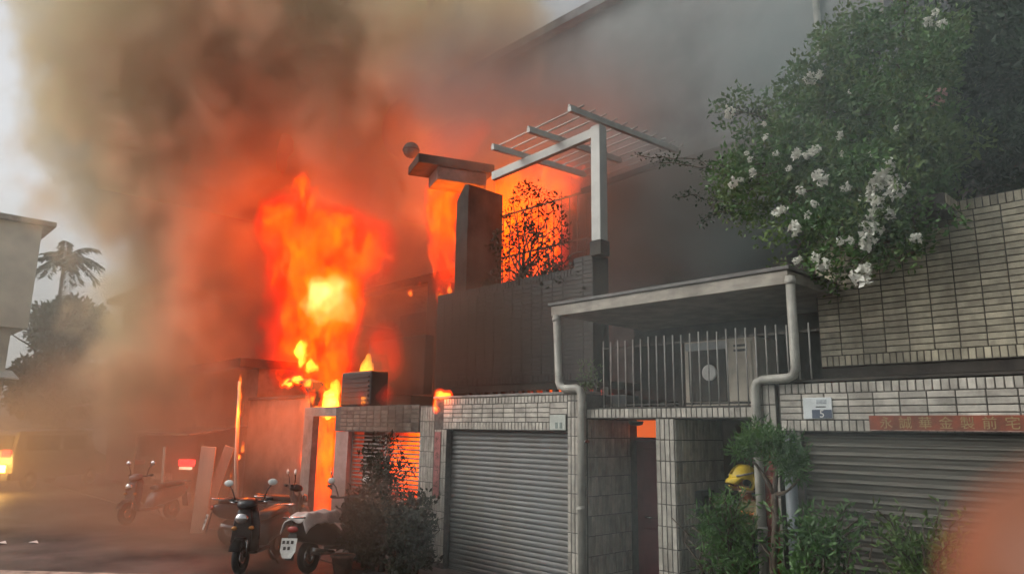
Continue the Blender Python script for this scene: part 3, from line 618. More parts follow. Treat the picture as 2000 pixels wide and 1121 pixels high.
# blossom clusters: small three-bract flowers round a centre
def blossom_mesh(name, m, n, rad, rng):
    P = []; D = []
    for _ in range(n):
        d = rng.normal(size=3); d[2] += .3; d /= np.linalg.norm(d); c = d*rad*rng.uniform(.35, 1)
        for k in range(4): e = rng.normal(size=3); e -= d*(e@d)*.6; P.append(c); D.append(e+d*.25)
    return leaf_mesh(name, P, D, .045, .038, m, rng, .1)
BL = [blossom_mesh('blossom', M_PETAL, 16, .075, np.random.default_rng(40+i)) for i in range(4)]
spots = [(1736, 326, 1.15), (1722, 345, 1.1), (1708, 362, 1.2), (1752, 368, 1.3), (1738, 352, .9), (1700, 382, 1.2), (1716, 400, 1.1), (1735, 415, .9), (1705, 420, 1.2), (1695, 440, 1.1), (1712, 446, .9), (1700, 462, 1.2), (1690, 478, 1.0), (1684, 536, 1.5), (1696, 520, .7),
         (1553, 447, 1.2), (1519, 414, .9), (1530, 408, .6), (1590, 293, 1.1), (1556, 299, .9), (1575, 305, .6), (1604, 350, 1.1), (1596, 340, .8), (1578, 420, .6), (1608, 516, 1.2), (1592, 502, .7), (1556, 508, .7), (1426, 217, .9), (1420, 226, .5), (1580, 153, .9), (1600, 147, .8), (1590, 160, .5),
         (1470, 336, .8), (1431, 358, .9), (1446, 350, .5), (1565, 372, .7), (1590, 398, .6), (1652, 366, .7), (1640, 265, .7), (1494, 268, .5), (1492, 242, .5), (1515, 300, .5), (1540, 330, .5), (1645, 300, .5), (1700, 300, .5), (1660, 470, .6), (1640, 470, .6), (1790, 465, .8), (1750, 250, .4), (1840, 50, .8), (1812, 45, .7), (1826, 25, .6), (1660, 180, .4), (1465, 312, .5), (1458, 300, .4)]
for i, (px, py, s_) in enumerate(spots):
    link_mesh('blossom_cluster', BL[i % 4], bv, atY(px, py, 7.52 if py > 180 else 7.9), [random.uniform(0, 6) for _ in range(3)], (s_,)*3)
link_mesh('blossom_cluster', blossom_mesh('pink_blossom', M_PINK, 18, .085, np.random.default_rng(77)), bv, atY(1832, 188, 7.85), (0, 0, 0), (1.25,)*3, label='pink blossom cluster')
# dark tree in the upper right corner
dt = thing('dark_tree', 'dark green tree rising behind the tiled parapet in the corner', 'tree', (-.6, 9.8, 2.9))
MB().tube([(-.6, 9.8, 2.86), (-.7, 9.8, 4.5), (-1.0, 9.7, 6.2), (-1.3, 9.6, 7.6)], [.14, .12, .09, .04], 8).build('trunk', M_BARK, dt)
lm = stem_set(dt, (-.8, 9.8, 4.8), [atY(x, y, d) for x, y, d in ((1880, 60, 9.3), (1960, 20, 9.2), (1900, 180, 9.2), (1985, 160, 9.0), (1930, 300, 9.1), (2050, 80, 9.4), (2040, 260, 9.2), (1990, 340, 8.9), (1880, 300, 9.3))], .4, .05, .012, 'limb')
cl = []
for p in lm:
    for q in p[3:]:
        for _ in range(4): cl.append((q+Vector(np.random.normal(size=3)*.28), random.uniform(.16, .34)))
foliage(dt, cl, M_LEAFD, 21, per=50, length=.10, width=.05, name='crown')
# scorched shrub and planter growth on the sooty parapet
ps = thing('scorched_shrub', 'sparse dark shrub silhouetted against the burning balcony window', 'shrub', (-9.2, 8.4, 4.6))
bp_ = atY(1020, 545, 8.45)
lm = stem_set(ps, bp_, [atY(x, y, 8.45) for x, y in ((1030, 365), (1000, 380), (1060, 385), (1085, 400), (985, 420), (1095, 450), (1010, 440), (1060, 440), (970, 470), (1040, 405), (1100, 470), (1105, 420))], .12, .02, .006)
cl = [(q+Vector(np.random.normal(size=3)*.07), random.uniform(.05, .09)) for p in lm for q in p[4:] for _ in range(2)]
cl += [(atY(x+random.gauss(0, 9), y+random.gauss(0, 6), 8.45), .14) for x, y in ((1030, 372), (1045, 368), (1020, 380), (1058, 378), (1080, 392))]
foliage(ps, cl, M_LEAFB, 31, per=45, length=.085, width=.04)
pl_ = thing('planter_plants', 'low scorched plants crowding the top of the sooty parapet', 'plants', (-9, 8.4, 4.6))
cl = []
for _ in range(60):
    px = random.uniform(955, 1150); cl.append((atY(px, 560-35*math.sin((px-950)/200*math.pi)+random.uniform(-22, 25), 8.4), random.uniform(.07, .16)))
for _ in range(18): cl.append((atY(random.uniform(955, 1000), random.uniform(450, 550), 8.4), .07))
foliage(pl_, cl, M_LEAFB, 32, per=48, length=.09, width=.04)
stem_set(pl_, atY(1040, 575, 8.4), [atY(x, y, 8.4) for x, y in ((960, 520), (1000, 505), (1080, 500), (1120, 520), (1140, 490), (1060, 480))], .1, .02, .006)
pp = thing('porch_plant', 'thin sprig of pale leaves behind the bars beside the rain pipe', 'plant', (-6.4, 7.9, 2.6))
lm = stem_set(pp, (-6.5, 7.95, 2.42), [atY(x, y, 7.95) for x, y in ((1140, 712), (1162, 708), (1150, 735), (1132, 740))], .05, .012, .004)
foliage(pp, [(q, .06) for p in lm for q in p[5:]], M_LEAFY, 33, per=90, length=.07, width=.02)
pn = thing('planter_box', 'low dark planter box on the porch floor behind the bars', 'planter', (-6.0, 7.7, 2.4))
MB().box(-6.35, -5.85, 7.6, 7.9, 2.41, 2.58).build('trough', M_BLACK, pn, .01)
MB().box(-6.32, -5.88, 7.63, 7.87, 2.565, 2.584).build('soil', M_BARK, pn)
# podocarpus and shrubs before the right-hand pillar
def narrow_tree(name, label, base, tips, lift, r0, clump, per, seed, m, cat, length=.085, width=.014, grp=None, sub=('trunk', 'foliage'), start=5, r1=.008, spread=.07):
    t = thing(name, label, cat, tuple(base), grp)
    lm = stem_set(t, base, tips, lift, r0, r1, sub[0])
    cl = [(q+Vector(np.random.normal(size=3)*spread), random.uniform(clump*.6, clump)) for p in lm for q in p[start:] for _ in range(3)]
    foliage(t, cl, m, seed, per=per, length=length, width=width, name=sub[1], bias=(0, 0, .35)); return t
bt = thing('podocarpus_tree', 'small clipped tree with bare forked trunk before the red couplet', 'tree', (-3.45, 6.6, 0))
fork = atY(1512, 965, 6.6)
MB().tube([(-3.42, 6.6, .02), (-3.44, 6.6, .5), fork+Vector((.0, 0, -.25)), fork], [.05, .045, .032, .028], 8).tube(arc(fork, atY(1470, 900, 6.55), .03, 6), [.022]*3+[.014]*4, 6).tube(arc(fork, atY(1560, 935, 6.55), -.04, 6), [.022]*3+[.012]*4, 6).tube(arc(fork, atY(1520, 870, 6.6), .0, 6), [.024]*3+[.014]*4, 6).build('trunk', M_BARK, bt)
cl = []
for (px, py, rx, ry, n) in ((1495, 858, 42, 18, 34), (1455, 880, 24, 14, 16), (1530, 885, 30, 26, 26), (1555, 900, 20, 22, 14), (1480, 835, 22, 12, 10), (1548, 925, 18, 14, 9)):
    for _ in range(n): cl.append((atY(px+random.gauss(0, rx*.5), py+random.gauss(0, ry*.5), random.uniform(6.4, 6.85)), random.uniform(.05, .1)))
foliage(bt, cl, M_LEAF, 41, per=150, length=.085, width=.016, name='crown', bias=(0, 0, .3))
def shrub(name, label, c, rad, n, seed, m, length, width, pot=None, grp=None, per=60):
    t = thing(name, label, 'shrub', (c[0], c[1], 0), grp)
    base = Vector((c[0], c[1], .05)); tips = [Vector((c[0]+random.gauss(0, rad[0]*.6), c[1]+random.gauss(0, rad[1]*.6), c[2]+random.uniform(-.5, 1)*rad[2])) for _ in range(14)]
    stem_set(t, base, tips, .02, .02, .006, 'stem')
    cl = []
    for _ in range(n):
        d = np.random.normal(size=3); d /= np.linalg.norm(d); q = random.random()**.45
        lob = 1+.35*math.sin(3.1*d[0]+2*d[2]+seed)*math.sin(4.3*d[1]+seed*1.7)
        cl.append((Vector((c[0]+d[0]*rad[0]*q*lob, c[1]+d[1]*rad[1]*q*lob, max(.12, c[2]+d[2]*rad[2]*q*lob))), random.uniform(.05, .12)))
    sh_ = MB()
    for _ in range(16):
        a_ = random.uniform(0, 6.28); l_ = random.uniform(.8, 1.5); tip = Vector((c[0]+math.cos(a_)*rad[0]*l_*.9, c[1]+math.sin(a_)*rad[1]*l_*.9, c[2]+rad[2]*random.uniform(.2, 1.35)))
        p_ = arc((c[0], c[1], max(.1, c[2]-rad[2]*.3)), tip, .08, 8, .012); sh_.tube(p_, .006, 4); cl += [(v_, .045) for v_ in p_[3:]]
    sh_.build('shoot', M_BARK, t)
    foliage(t, cl, m, seed, per=per, length=length, width=width, bias=(0, 0, .4)); return t
shrub('shrub', 'green narrow leaved shrub in front of the firefighter', tuple(atY(1425, 1062, 6.65)), (.30, .28, .42), 120, 51, M_LEAF, .10, .018)
shrub('shrub', 'bright leafy shrub at the foot of the standpipe before the galvanised shutter', tuple(atY(1602, 1085, 6.6)), (.34, .3, .38), 120, 52, M_LEAF, .075, .03)
shrub('shrub', 'yellowish shrub before the galvanised shutter beside the blurred fingertip', tuple(atY(1805, 1125, 6.3)), (.30, .3, .36), 100, 53, M_LEAFY, .07, .026)
# dark potted tree before the louvred gate
b0 = atZ(745, 1118); wt = thing('potted_tree', 'dark leafy tree silhouetted before the glowing louvred gate', 'tree', (b0.x, b0.y, 0))
MB().tube([b0, b0+Vector((.02, 0, .6)), b0+Vector((0, 0, 1.1)), b0+Vector((.05, 0, 1.7))], [.05, .042, .034, .02], 8).build('trunk', M_BARK, wt)
tip_px = [(725, 860), (745, 850), (770, 862), (712, 890), (790, 885), (735, 905), (765, 900), (716, 935), (790, 930), (690, 990), (820, 985), (755, 945), (700, 950), (735, 880)]
lm = stem_set(wt, b0+Vector((0, 0, .9)), [atY(x, y, b0.y+random.uniform(-.25, .25)) for x, y in tip_px], .1, .018, .005, 'limb')
cl = [(q+Vector(np.random.normal(size=3)*.075), random.uniform(.05, .10)) for p in lm for q in p[4:] for _ in range(2)]
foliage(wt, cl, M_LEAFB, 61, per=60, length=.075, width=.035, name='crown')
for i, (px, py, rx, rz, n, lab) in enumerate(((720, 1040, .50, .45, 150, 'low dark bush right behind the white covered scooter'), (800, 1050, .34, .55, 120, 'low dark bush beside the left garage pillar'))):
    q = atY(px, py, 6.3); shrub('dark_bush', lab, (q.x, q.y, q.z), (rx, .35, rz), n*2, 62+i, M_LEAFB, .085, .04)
def pot(label, px, r, h):
    q = atZ(px, 1119); t = thing('flower_pot', label, 'flower pot', (q.x, q.y, 0))
    MB().lathe((q.x, q.y, 0.005), [(r*.7, 0), (r*.95, h*.85), (r*1.08, h*.86), (r*1.08, h), (r*.92, h), (r*.88, h*.9), (.01, h*.9)], 20).build('pot', M_TERRA, t)
    MB().lathe((q.x, q.y, h*.88), [(.01, .02), (r*.86, .022), (r*.88, 0)], 16).build('soil', M_BARK, t); return q
q = pot('terracotta flower pot on the ground right of the white covered scooter', 668, .17, .26)
# far trees
def far_tree(label, c, rad, n, seed, trunk_r=.25):
    t = thing('street_tree', label, 'tree', (c.x, c.y, 0))
    MB().tube([(c.x, c.y, 0), (c.x+.2, c.y, c.z*.6), (c.x, c.y, c.z)], [trunk_r, trunk_r*.8, trunk_r*.4], 8).build('trunk', M_BARK, t)
    stem_set(t, (c.x, c.y, c.z*.55), [c+Vector((random.gauss(0, rad[0]*.6), random.gauss(0, rad[1]*.6), random.uniform(-.3, .8)*rad[2])) for _ in range(12)], .2, trunk_r*.4, .03, 'limb', jit=.1)
    cl = []
    for _ in range(n):
        d = np.random.normal(size=3); d /= np.linalg.norm(d); q = random.random()**.4
        cl.append((c+Vector((d[0]*rad[0]*q, d[1]*rad[1]*q, d[2]*rad[2]*q)), random.uniform(.45, .9)))
    foliage(t, cl, M_LEAFD, seed, per=14, length=.38, width=.2, name='crown')
far_tree('round dark tree under the palm at the end of the street', atD(145, 645, 46), (2.0, 2.2, 1.35), 120, 71)
far_tree('low dark tree by the awnings at the end of the street', atD(120, 760, 40), (2.0, 2.2, 1.5), 120, 72, .18)
pa = thing('palm_tree', 'tall palm with drooping fronds against the pale sky', 'palm', (*atD(125, 700, 60).xy, 0))
pc = atD(126, 508, 60); g0 = Vector((pc.x+.2, pc.y, 0))
MB().tube([g0, g0.lerp(pc, .5)+Vector((.25, 0, 0)), pc], [.22, .17, .13], 8).build('trunk', M_BARK, pa)
for k in range(20):
    an = k*2.399; el = random.uniform(-.15, 1.15); d = Vector((math.cos(an), math.sin(an), 0)); L = random.uniform(2.3, 3.2)
    sp_ = [pc+d*(L*t_*math.cos(el*(1-t_*.5)))+Vector((0, 0, L*(math.sin(el)*t_*1.1-1.05*t_*t_*(.55+.3*(1-el))))) for t_ in [i/10 for i in range(11)]]
    P = []; D = []
    for i in range(1, 11):
        for s_ in (-1, 1):
            for rep in range(3): P.append(np.array(sp_[i-1].lerp(sp_[i], rep/3)-ORIG[pa.name])); sd = d.cross(Vector((0, 0, 1)))*s_; D.append(np.array(sd*.8+d*.45+Vector((0, 0, -.55))))
    fr = bpy.data.objects.new('frond', leaf_mesh('frond', P, D, (.75), .16, M_LEAFD, rg_)); COL.objects.link(fr); fr.parent = pa; ORIG[fr.name] = ORIG[pa.name]
    MB().tube(sp_, [.03-.0025*i for i in range(11)], 4).build('midrib', M_BARK, fr)
# ================================================================== scooters, planks, vehicles, litter
def scooter(label, loc, heading, paint, lean=0.0):
    t = thing('scooter', label, 'scooter', (0, 0, 0), 'scooters parked along the burning house')
    P = mat('scooter_paint_'+paint, {'black': (.03, .03, .033), 'grey': (.10, .10, .105), 'white': (.45, .43, .41)}[paint], .3, .2, 4)
    for y, nm in ((-.62, 'rear_wheel'), (.64, 'front_wheel')):
        w = MB().torus((0, y, .235), .185, .05, (1, 0, 0), 26, 8).build(nm, M_RUB, t)
        MB().lathe((-.03, y, .235), [(.14, 0), (.14, .06), (.05, .07), (.05, -.01), (.14, 0)], 18, (1, 0, 0)).build('rim', M_CHROME, w)
    # rear body shell under the seat
    def ring(y, hw, z0, z1, n=12):
        out = []
        for k in range(n):
            a = 2*math.pi*k/n; out.append((hw*math.copysign(abs(math.cos(a))**.7, math.cos(a)), y, (z0+z1)/2+(z1-z0)/2*math.copysign(abs(math.sin(a))**.7, math.sin(a))))
        return out
    MB().loft([ring(-.98, .07, .58, .70), ring(-.86, .15, .48, .74), ring(-.55, .19, .40, .74), ring(-.2, .19, .33, .70), ring(-.02, .16, .30, .60), ring(.05, .15, .28, .40)]).build('rear_body', P, t)
    MB().loft([ring(-.88, .11, .72, .80), ring(-.7, .16, .72, .84), ring(-.35, .17, .70, .81), ring(-.05, .12, .68, .76)]).build('seat', M_BLACK, t)
    MB().box(-.17, .17, -.05, .48, .26, .32).build('floorboard', M_BLACK, t, .02)
    MB().loft([ring(.44, .19, .26, .36), ring(.52, .22, .30, .60), ring(.47, .21, .50, .84), ring(.40, .15, .78, .95)]).build('leg_shield', P, t)
    MB().loft([ring(.52, .10, .28, .52), ring(.60, .14, .48, .80), ring(.55, .12, .70, .92)]).build('front_cover', P, t)
    MB().loft([[(x*s, .64+.27*math.sin(a), .235+.29*math.cos(a)) for x in (-.075, -.05, .05, .075) for s in (1,)] for a in [i*.28-1.1 for i in range(9)]], cap=False).build('front_fender', P, t)
    for x in (-.075, .075): MB().tube([(x, .64, .235), (x*.8, .56, .55)], .02, 6).build('fork', M_CHROME, t)
    h = MB().loft([ring(.36, .08, .93, 1.03), ring(.46, .16, .90, 1.06), ring(.56, .12, .90, 1.02), ring(.60, .04, .92, .98)]).build('handlebar_cover', P, t)
    MB().tube([(-.33, .33, 1.02), (-.2, .40, 1.0), (.2, .40, 1.0), (.33, .33, 1.02)], .016, 8).build('handlebar', M_BLACK, t)
    for s in (-1, 1):
        MB().tube([(s*.33, .33, 1.02), (s*.25, .375, 1.01)], .024, 8).build('grip', M_RUB, t)
        MB().tube([(s*.31, .39, 1.0), (s*.22, .42, .985)], .008, 5).build('brake_lever', M_CHROME, t)
        mb = MB().tube([(s*.22, .40, 1.02), (s*.27, .40, 1.16), (s*.32, .38, 1.23)], .009, 6).build('mirror_stem', M_BLACK, t)
        MB().ell((s*.34, .38, 1.27), (.075, .022, .05), 12, 8).build('mirror', M_CHROME if paint != 'black' else M_WHITE, mb)
    MB().ell((0, .655, .78), (.10, .05, .075), 14, 8).build('headlight', M_CHROME, t)
    for s in (-1, 1): MB().ell((s*.13, .60, .64), (.045, .03, .03), 10, 6).build('indicator', mat('indicator_amber', (.55, .22, .05), .25, .1, 4), t)
    MB().ell((0, -.99, .66), (.10, .03, .045), 12, 8).build('tail_light', mat('tail_red', (.35, .02, .02), .25, .1, 4), t)
    MB().obox((0, -1.02, .42), (.075, 0, 0), (0, -.035, -.17), (0, .004, -.001)).build('mudguard', M_BLACK, t)
    pl = MB().prism([(-.135, -1.052, .545), (.135, -1.052, .545), (.135, -1.092, .375), (.075, -1.113, .285), (-.075, -1.113, .285), (-.135, -1.092, .375)], (0, .006, .001)).build('number_plate', M_WHITE, t)
    for r_, (z, y) in enumerate(((.495, -1.068), (.415, -1.087))):
        for k in range(3 if r_ == 0 else 2):
            x = -.09+k*.075+(.03 if r_ else 0)
            MB().obox((x, y-.001, z), (.022, 0, 0), (0, -.004, -.022), (0, .0015, 0)).build('plate_mark', M_BLACK, pl)
    MB().tube([(.17, -.25, .25), (.20, -.6, .30), (.20, -.85, .36)], [.03, .05, .05], 10).build('exhaust', M_CHROME, t)
    MB().tube([(-.12, -.1, .25), (-.26, -.12, .02)], .012, 6).build('side_stand', M_CHROME, t)
    MB().tube([(-.15, -.8, .80), (-.16, -1.0, .82), (.16, -1.0, .82), (.15, -.8, .80)], .014, 8).build('grab_rail', M_CHROME, t)
    t.location = loc; t.rotation_euler = (0, lean, heading-math.pi/2); return t
s1p = atZ(652, 1106); s1h = R(114)
s1 = scooter('black scooter with white cloth on its seat and pale plate toward the street', (s1p.x, s1p.y, 0), s1h, 'black', -.06)
# seat cloth: rests on the seat, own thing
def cloth():
    n, m_ = 16, 16; V = []; F = []; rng = np.random.default_rng(5)
    for i in range(n+1):
        for j in range(m_+1):
            u_, v_ = i/n*2-1, j/m_*2-1; x = u_*.34; y = -.52+v_*.46; sx = max(0, abs(x)-.16)
            z = .855-.9*sx-1.1*max(0, abs(v_)-.75)*.3+.016*math.sin(9*u_+4*v_)+.012*math.sin(13*v_-5*u_)+rng.normal()*.003
            V.append((math.copysign(min(abs(x), .16)+sx*.42, x), y, z))
    for i in range(n):
        for j in range(m_): q = i*(m_+1)+j; F.append((q, q+1, q+m_+2, q+m_+1))
    mb = MB(); mb.add(V, F, True); return mb
ck = cloth().build('seat_cloth', mat('dusty_white_cloth', (.74, .68, .64), .9, .2, 5, bump=.3, bscale=20), None, label='crumpled dusty white cloth lying over the scooter seat', cat='cloth')
so = ck.modifiers.new('thick', 'SOLIDIFY'); so.thickness = .012
ck.location = (s1p.x, s1p.y, .0); ck.rotation_euler = s1.rotation_euler
s2p = atZ(505, 1106); scooter('black scooter facing the street beside the crossed planks', (s2p.x, s2p.y, 0), R(-48), 'black', .05)
s3p = atZ(600, 1052); scooter('grey scooter behind the white covered one with mirrors raised against the fire', (s3p.x, s3p.y, 0), R(60), 'grey', .03)
s4p = atZ(292, 1018); scooter('grey scooter half lost in smoke left of the crossed planks', (s4p.x, s4p.y, 0), R(-62), 'grey', .04)
s5p = atZ(520, 1060); scooter('black scooter between the planks and the glowing opening', (s5p.x, s5p.y, 0), R(75), 'black', -.05)
# crossed planks
def plank(label, a, b, w):
    a, b = Vector(a), Vector(b); d = (b-a).normalized(); sd = d.cross(FW).normalized(); n = sd.cross(d)
    t = MB().obox((a+b)/2, (b-a)/2, sd*w/2, n*.014).build('plank', M_WOOD, None, .004, label=label, cat='plank', group='planks leaning crossed by the scooters'); return t
plank('wide upright board of the crossed planks by the scooters', atD(385, 1050, 14.3), atD(408, 872, 14.6), .30)
plank('narrower board leaning right behind the upright plank', atD(388, 1040, 14.5), atD(449, 872, 14.75), .20)
# burning post, a stump beside it
po = thing('burning_post', 'thin post with flames licking up its length', 'post', tuple(atZ(463, 1052)))
po_b = atZ(463, 1052); MB().tube([po_b, atY(461, 900, po_b.y), atY(468, 745, po_b.y)], [.045, .04, .03], 8).build('shaft', M_WOOD, po)
MB().lathe(po_b, [(.12, 0), (.12, .05), (.05, .06)], 12).build('base', M_CONCD, po)
# vans and cars down the street
def van(label, loc, rz, paint, name='parked_van', cat='van'):
    t = thing(name, label, cat, (0, 0, 0))
    prof = [(-2.1, .35), (-2.15, 1.1), (-2.0, 1.85), (.9, 1.92), (1.55, 1.2), (2.1, 1.0), (2.15, .38)]
    MB().prism([(-.82, y, z) for y, z in prof], (1.64, 0, 0)).build('body', paint, t, .06)
    for y in (-1.35, 1.35):
        for s in (-1, 1):
            w = MB().torus((s*.76, y, .31), .22, .09, (1, 0, 0), 20, 8).build('wheel', M_RUB, t)
            MB().lathe((s*.80, y, .31), [(.17, -.05), (.17, .03), (.02, .04)], 16, (s, 0, 0)).build('rim', M_CHROME, w)
    MB().box(-.70, .70, -2.115, -2.06, 1.18, 1.72).build('rear_window', M_GLASS, t)
    MB().obox((0, 1.26, 1.56), (.70, 0, 0), (0, .30, -.33), (0, .02, .02)).build('windscreen', M_GLASS, t)
    for s in (-1, 1):
        MB().box(s*.815, s*.835, -1.7, -.3, 1.25, 1.72).build('side_window', M_GLASS, t); MB().box(s*.815, s*.835, -.1, .9, 1.25, 1.72).build('side_window', M_GLASS, t)
    MB().box(-.80, .80, -2.24, -2.1, .36, .58).build('bumper', M_BLACK, t, .02)
    MB().box(-.26, .26, -2.20, -2.17, .70, .86).build('number_plate', M_WHITE, t)
    t.location = loc; t.rotation_euler = (0, 0, rz); return t
RL = glow('lit_tail_lamp', (1, .012, .015), 16); AL = glow('lit_amber_lamp', (1, .50, .09), 30); WL = glow('lit_reverse_lamp', (1, .62, .38), 5)
def lit(parent, xs, y, z, w, h, m, nm):
    for x in xs: MB().box(x-w/2, x+w/2, y-.03, y, z-h/2, z+h/2).build(nm, m, parent, .01)
tp = atD(352, 990, 19.5); v1 = van('dark van half hidden in smoke with its red tail lamp lit', (tp.x-1.15, tp.y+.8, 0), R(136.6-90), mat('van_paint', (.07, .06, .06), .35, .2, 2))
lit(v1, (.62,), -2.17, 1.14, .42, .16, RL, 'tail_lamp'); lit(v1, (.60,), -2.18, 1.0, .34, .07, WL, 'reverse_lamp'); lit(v1, (-.62,), -2.17, 1.14, .26, .12, mat('tail_red', (.35, .02, .02)), 'tail_lamp')
tp = atD(68, 1000, 24); v2 = van('van at the street end with red and amber lamps glowing', (tp.x, tp.y, 0), R(136.6-90-8), mat('van_paint_b', (.25, .25, .25), .35, .2, 2))
lit(v2, (.60, -.60), -2.17, 1.17, .30, .20, RL, 'tail_lamp'); lit(v2, (.60, -.60), -2.26, .72, .26, .22, AL, 'amber_lamp')
ap = v2.matrix_basis @ Vector((.6, -2.6, .75))
al = bpy.data.lights.new('amber_lamp_light', 'POINT'); al.energy = 420; al.color = (1, .55, .12); al.shadow_soft_size = .12
ao = bpy.data.objects.new('amber_lamp_light', al); COL.objects.link(ao); ao.parent = v2; ao.location = (.6, -2.75, .72)
tp = atD(120, 915, 40); van('pale car standing beyond the van with amber lamps', (tp.x, tp.y, 0), R(136.6-90+180+12), mat('car_white', (.5, .5, .5), .35, .15, 2), 'parked_car', 'car')
# litter on the road
for i, (px, py, lab) in enumerate(((66, 1060, 'larger white scrap of paper on the road'), (4, 1061, 'small white scrap of paper at the road edge'))):
    q = atZ(px, py); mb = MB(); mb.add([(q.x-.1, q.y-.06, .01), (q.x+.09, q.y-.05, .03), (q.x+.11, q.y+.05, .012), (q.x-.08, q.y+.06, .035)], [(0, 1, 2, 3)])
    o = mb.build('paper_scrap', M_WHITE, None, label=lab, cat='litter'); so = o.modifiers.new('thick', 'SOLIDIFY'); so.thickness = .006
vp = thing('upright_panel', 'pale upright panel leaning in the smoke by the dark van', 'board', tuple(atD(318, 985, 16.5)))
MB().bar(atD(316, 962, 16.5), atD(322, 872, 16.7), .16, .02).build('panel', M_WOOD, vp)
# ================================================================== people
def skin_obj(name, joints, bones, m, parent, root, sub=2, order=None):
    """one continuous surface grown over a jointed skeleton"""
    keys = list(joints); me = bpy.data.meshes.new(name); off = ORIG[parent.name] if parent else Vector((0, 0, 0))
    me.from_pydata([tuple(Vector(joints[k][0])) for k in keys], [(keys.index(a), keys.index(b)) for a, b in bones], [])
    tmp = bpy.data.objects.new(name+'_source', me); COL.objects.link(tmp)
    tmp.modifiers.new('skin', 'SKIN').use_smooth_shade = True
    if not me.skin_vertices: me.attributes.new('skin', 'FLOAT', 'POINT')
    for i, k in enumerate(keys):
        r = joints[k][1]; me.skin_vertices[0].data[i].radius = (r, r) if not isinstance(r, tuple) else r
        me.skin_vertices[0].data[i].use_root = (k == root)
    s = tmp.modifiers.new('sub', 'SUBSURF'); s.levels = sub; s.render_levels = sub
    dg = bpy.context.evaluated_depsgraph_get(); nm = bpy.data.meshes.new_from_object(tmp.evaluated_get(dg)); bpy.data.objects.remove(tmp)
    nm.name = name; nm.materials.clear(); nm.materials.append(m); nm.polygons.foreach_set('use_smooth', [True]*len(nm.polygons))
    o = bpy.data.objects.new(name, nm); COL.objects.link(o)
    if parent: o.parent = parent; ORIG[o.name] = off
    return o
def ensure_skin(me): pass
# firefighter: local +Y is forward
ff = thing('person', 'firefighter in yellow helmet and khaki jacket leaning forward behind the shrub', 'person', (0, 0, 0))
J = {'pelvis': ((0, -.22, .90), (.15, .12)), 'waist': ((0, -.12, 1.05), (.14, .11)), 'chest': ((0, .0, 1.24), (.17, .12)), 'neck': ((0, .09, 1.40), .062), 'jaw': ((0, .14, 1.50), .068), 'head': ((0, .15, 1.59), (.085, .095)), 'crown': ((0, .14, 1.665), .065),
     'shl': ((-.17, .02, 1.33), .075), 'ell': ((-.27, .20, 1.12), .05), 'wrl': ((-.16, .42, 1.08), .032), 'hal': ((-.13, .50, 1.08), .03),
     'shr': ((.17, .02, 1.33), .075), 'elr': ((.29, .16, 1.10), .05), 'wrr': ((.18, .40, 1.02), .032), 'har': ((.15, .48, 1.01), .03),
     'hil': ((-.10, -.22, .86), .105), 'knl': ((-.13, .02, .50), .066), 'anl': ((-.13, -.12, .10), .045), 'tol': ((-.14, .06, .045), .035),
     'hir': ((.10, -.22, .86), .105), 'knr': ((.13, -.10, .48), .066), 'anr': ((.14, -.34, .10), .045), 'tor': ((.15, -.16, .045), .035)}
B = [('pelvis', 'waist'), ('waist', 'chest'), ('chest', 'neck'), ('neck', 'jaw'), ('jaw', 'head'), ('head', 'crown'), ('chest', 'shl'), ('shl', 'ell'), ('ell', 'wrl'), ('wrl', 'hal'), ('chest', 'shr'), ('shr', 'elr'), ('elr', 'wrr'), ('wrr', 'har'),
     ('pelvis', 'hil'), ('hil', 'knl'), ('knl', 'anl'), ('anl', 'tol'), ('pelvis', 'hir'), ('hir', 'knr'), ('knr', 'anr'), ('anr', 'tor')]
for s_, nm in ((-1, 'l'), (1, 'r')):      # five fingers on each hand
    hb = Vector(J['ha'+nm][0])
    for k, (dx, ln) in enumerate(((-.024, .065), (-.008, .075), (.008, .07), (.024, .055))):
        a1 = hb+Vector((dx, .035, -.002)); a2 = a1+Vector((0, ln*.5, -.012)); a3 = a2+Vector((0, ln*.2, -.035))
        for q, (p, r) in enumerate(((a1, .010), (a2, .009), (a3, .008))): J['f%s%d%d' % (nm, k, q)] = (tuple(p), r)
        B += [('ha'+nm, 'f%s%d0' % (nm, k)), ('f%s%d0' % (nm, k), 'f%s%d1' % (nm, k)), ('f%s%d1' % (nm, k), 'f%s%d2' % (nm, k))]
    t1 = hb+Vector((-s_*.03, .0, .012)); t2 = t1+Vector((-s_*.012, .04, -.005)); J['t%s0' % nm] = (tuple(t1), .012); J['t%s1' % nm] = (tuple(t2), .010); B += [('ha'+nm, 't%s0' % nm), ('t%s0' % nm, 't%s1' % nm)]
skin_obj('body', J, B, M_SKIN, ff, 'pelvis')
KH = mat('khaki_turnout', (.20, .165, .075), .85, .3, 14, bump=.3); NV = mat('navy_cloth', (.025, .03, .042), .85, .3, 10, bump=.3)
def sub_j(keys, grow): return {k: (J[k][0], tuple(x+grow for x in J[k][1]) if isinstance(J[k][1], tuple) else J[k][1]+grow) for k in keys}
jk = sub_j(['pelvis', 'waist', 'chest', 'shl', 'ell', 'wrl', 'shr', 'elr', 'wrr'], .028); jk['collar'] = ((0, .075, 1.385), .085)
skin_obj('jacket', jk, [('pelvis', 'waist'), ('waist', 'chest'), ('chest', 'collar'), ('chest', 'shl'), ('shl', 'ell'), ('ell', 'wrl'), ('chest', 'shr'), ('shr', 'elr'), ('elr', 'wrr')], KH, ff, 'pelvis')
tj = sub_j(['pelvis', 'hil', 'knl', 'anl', 'hir', 'knr', 'anr'], .02)
skin_obj('trousers', tj, [('pelvis', 'hil'), ('hil', 'knl'), ('knl', 'anl'), ('pelvis', 'hir'), ('hir', 'knr'), ('knr', 'anr')], NV, ff, 'pelvis')
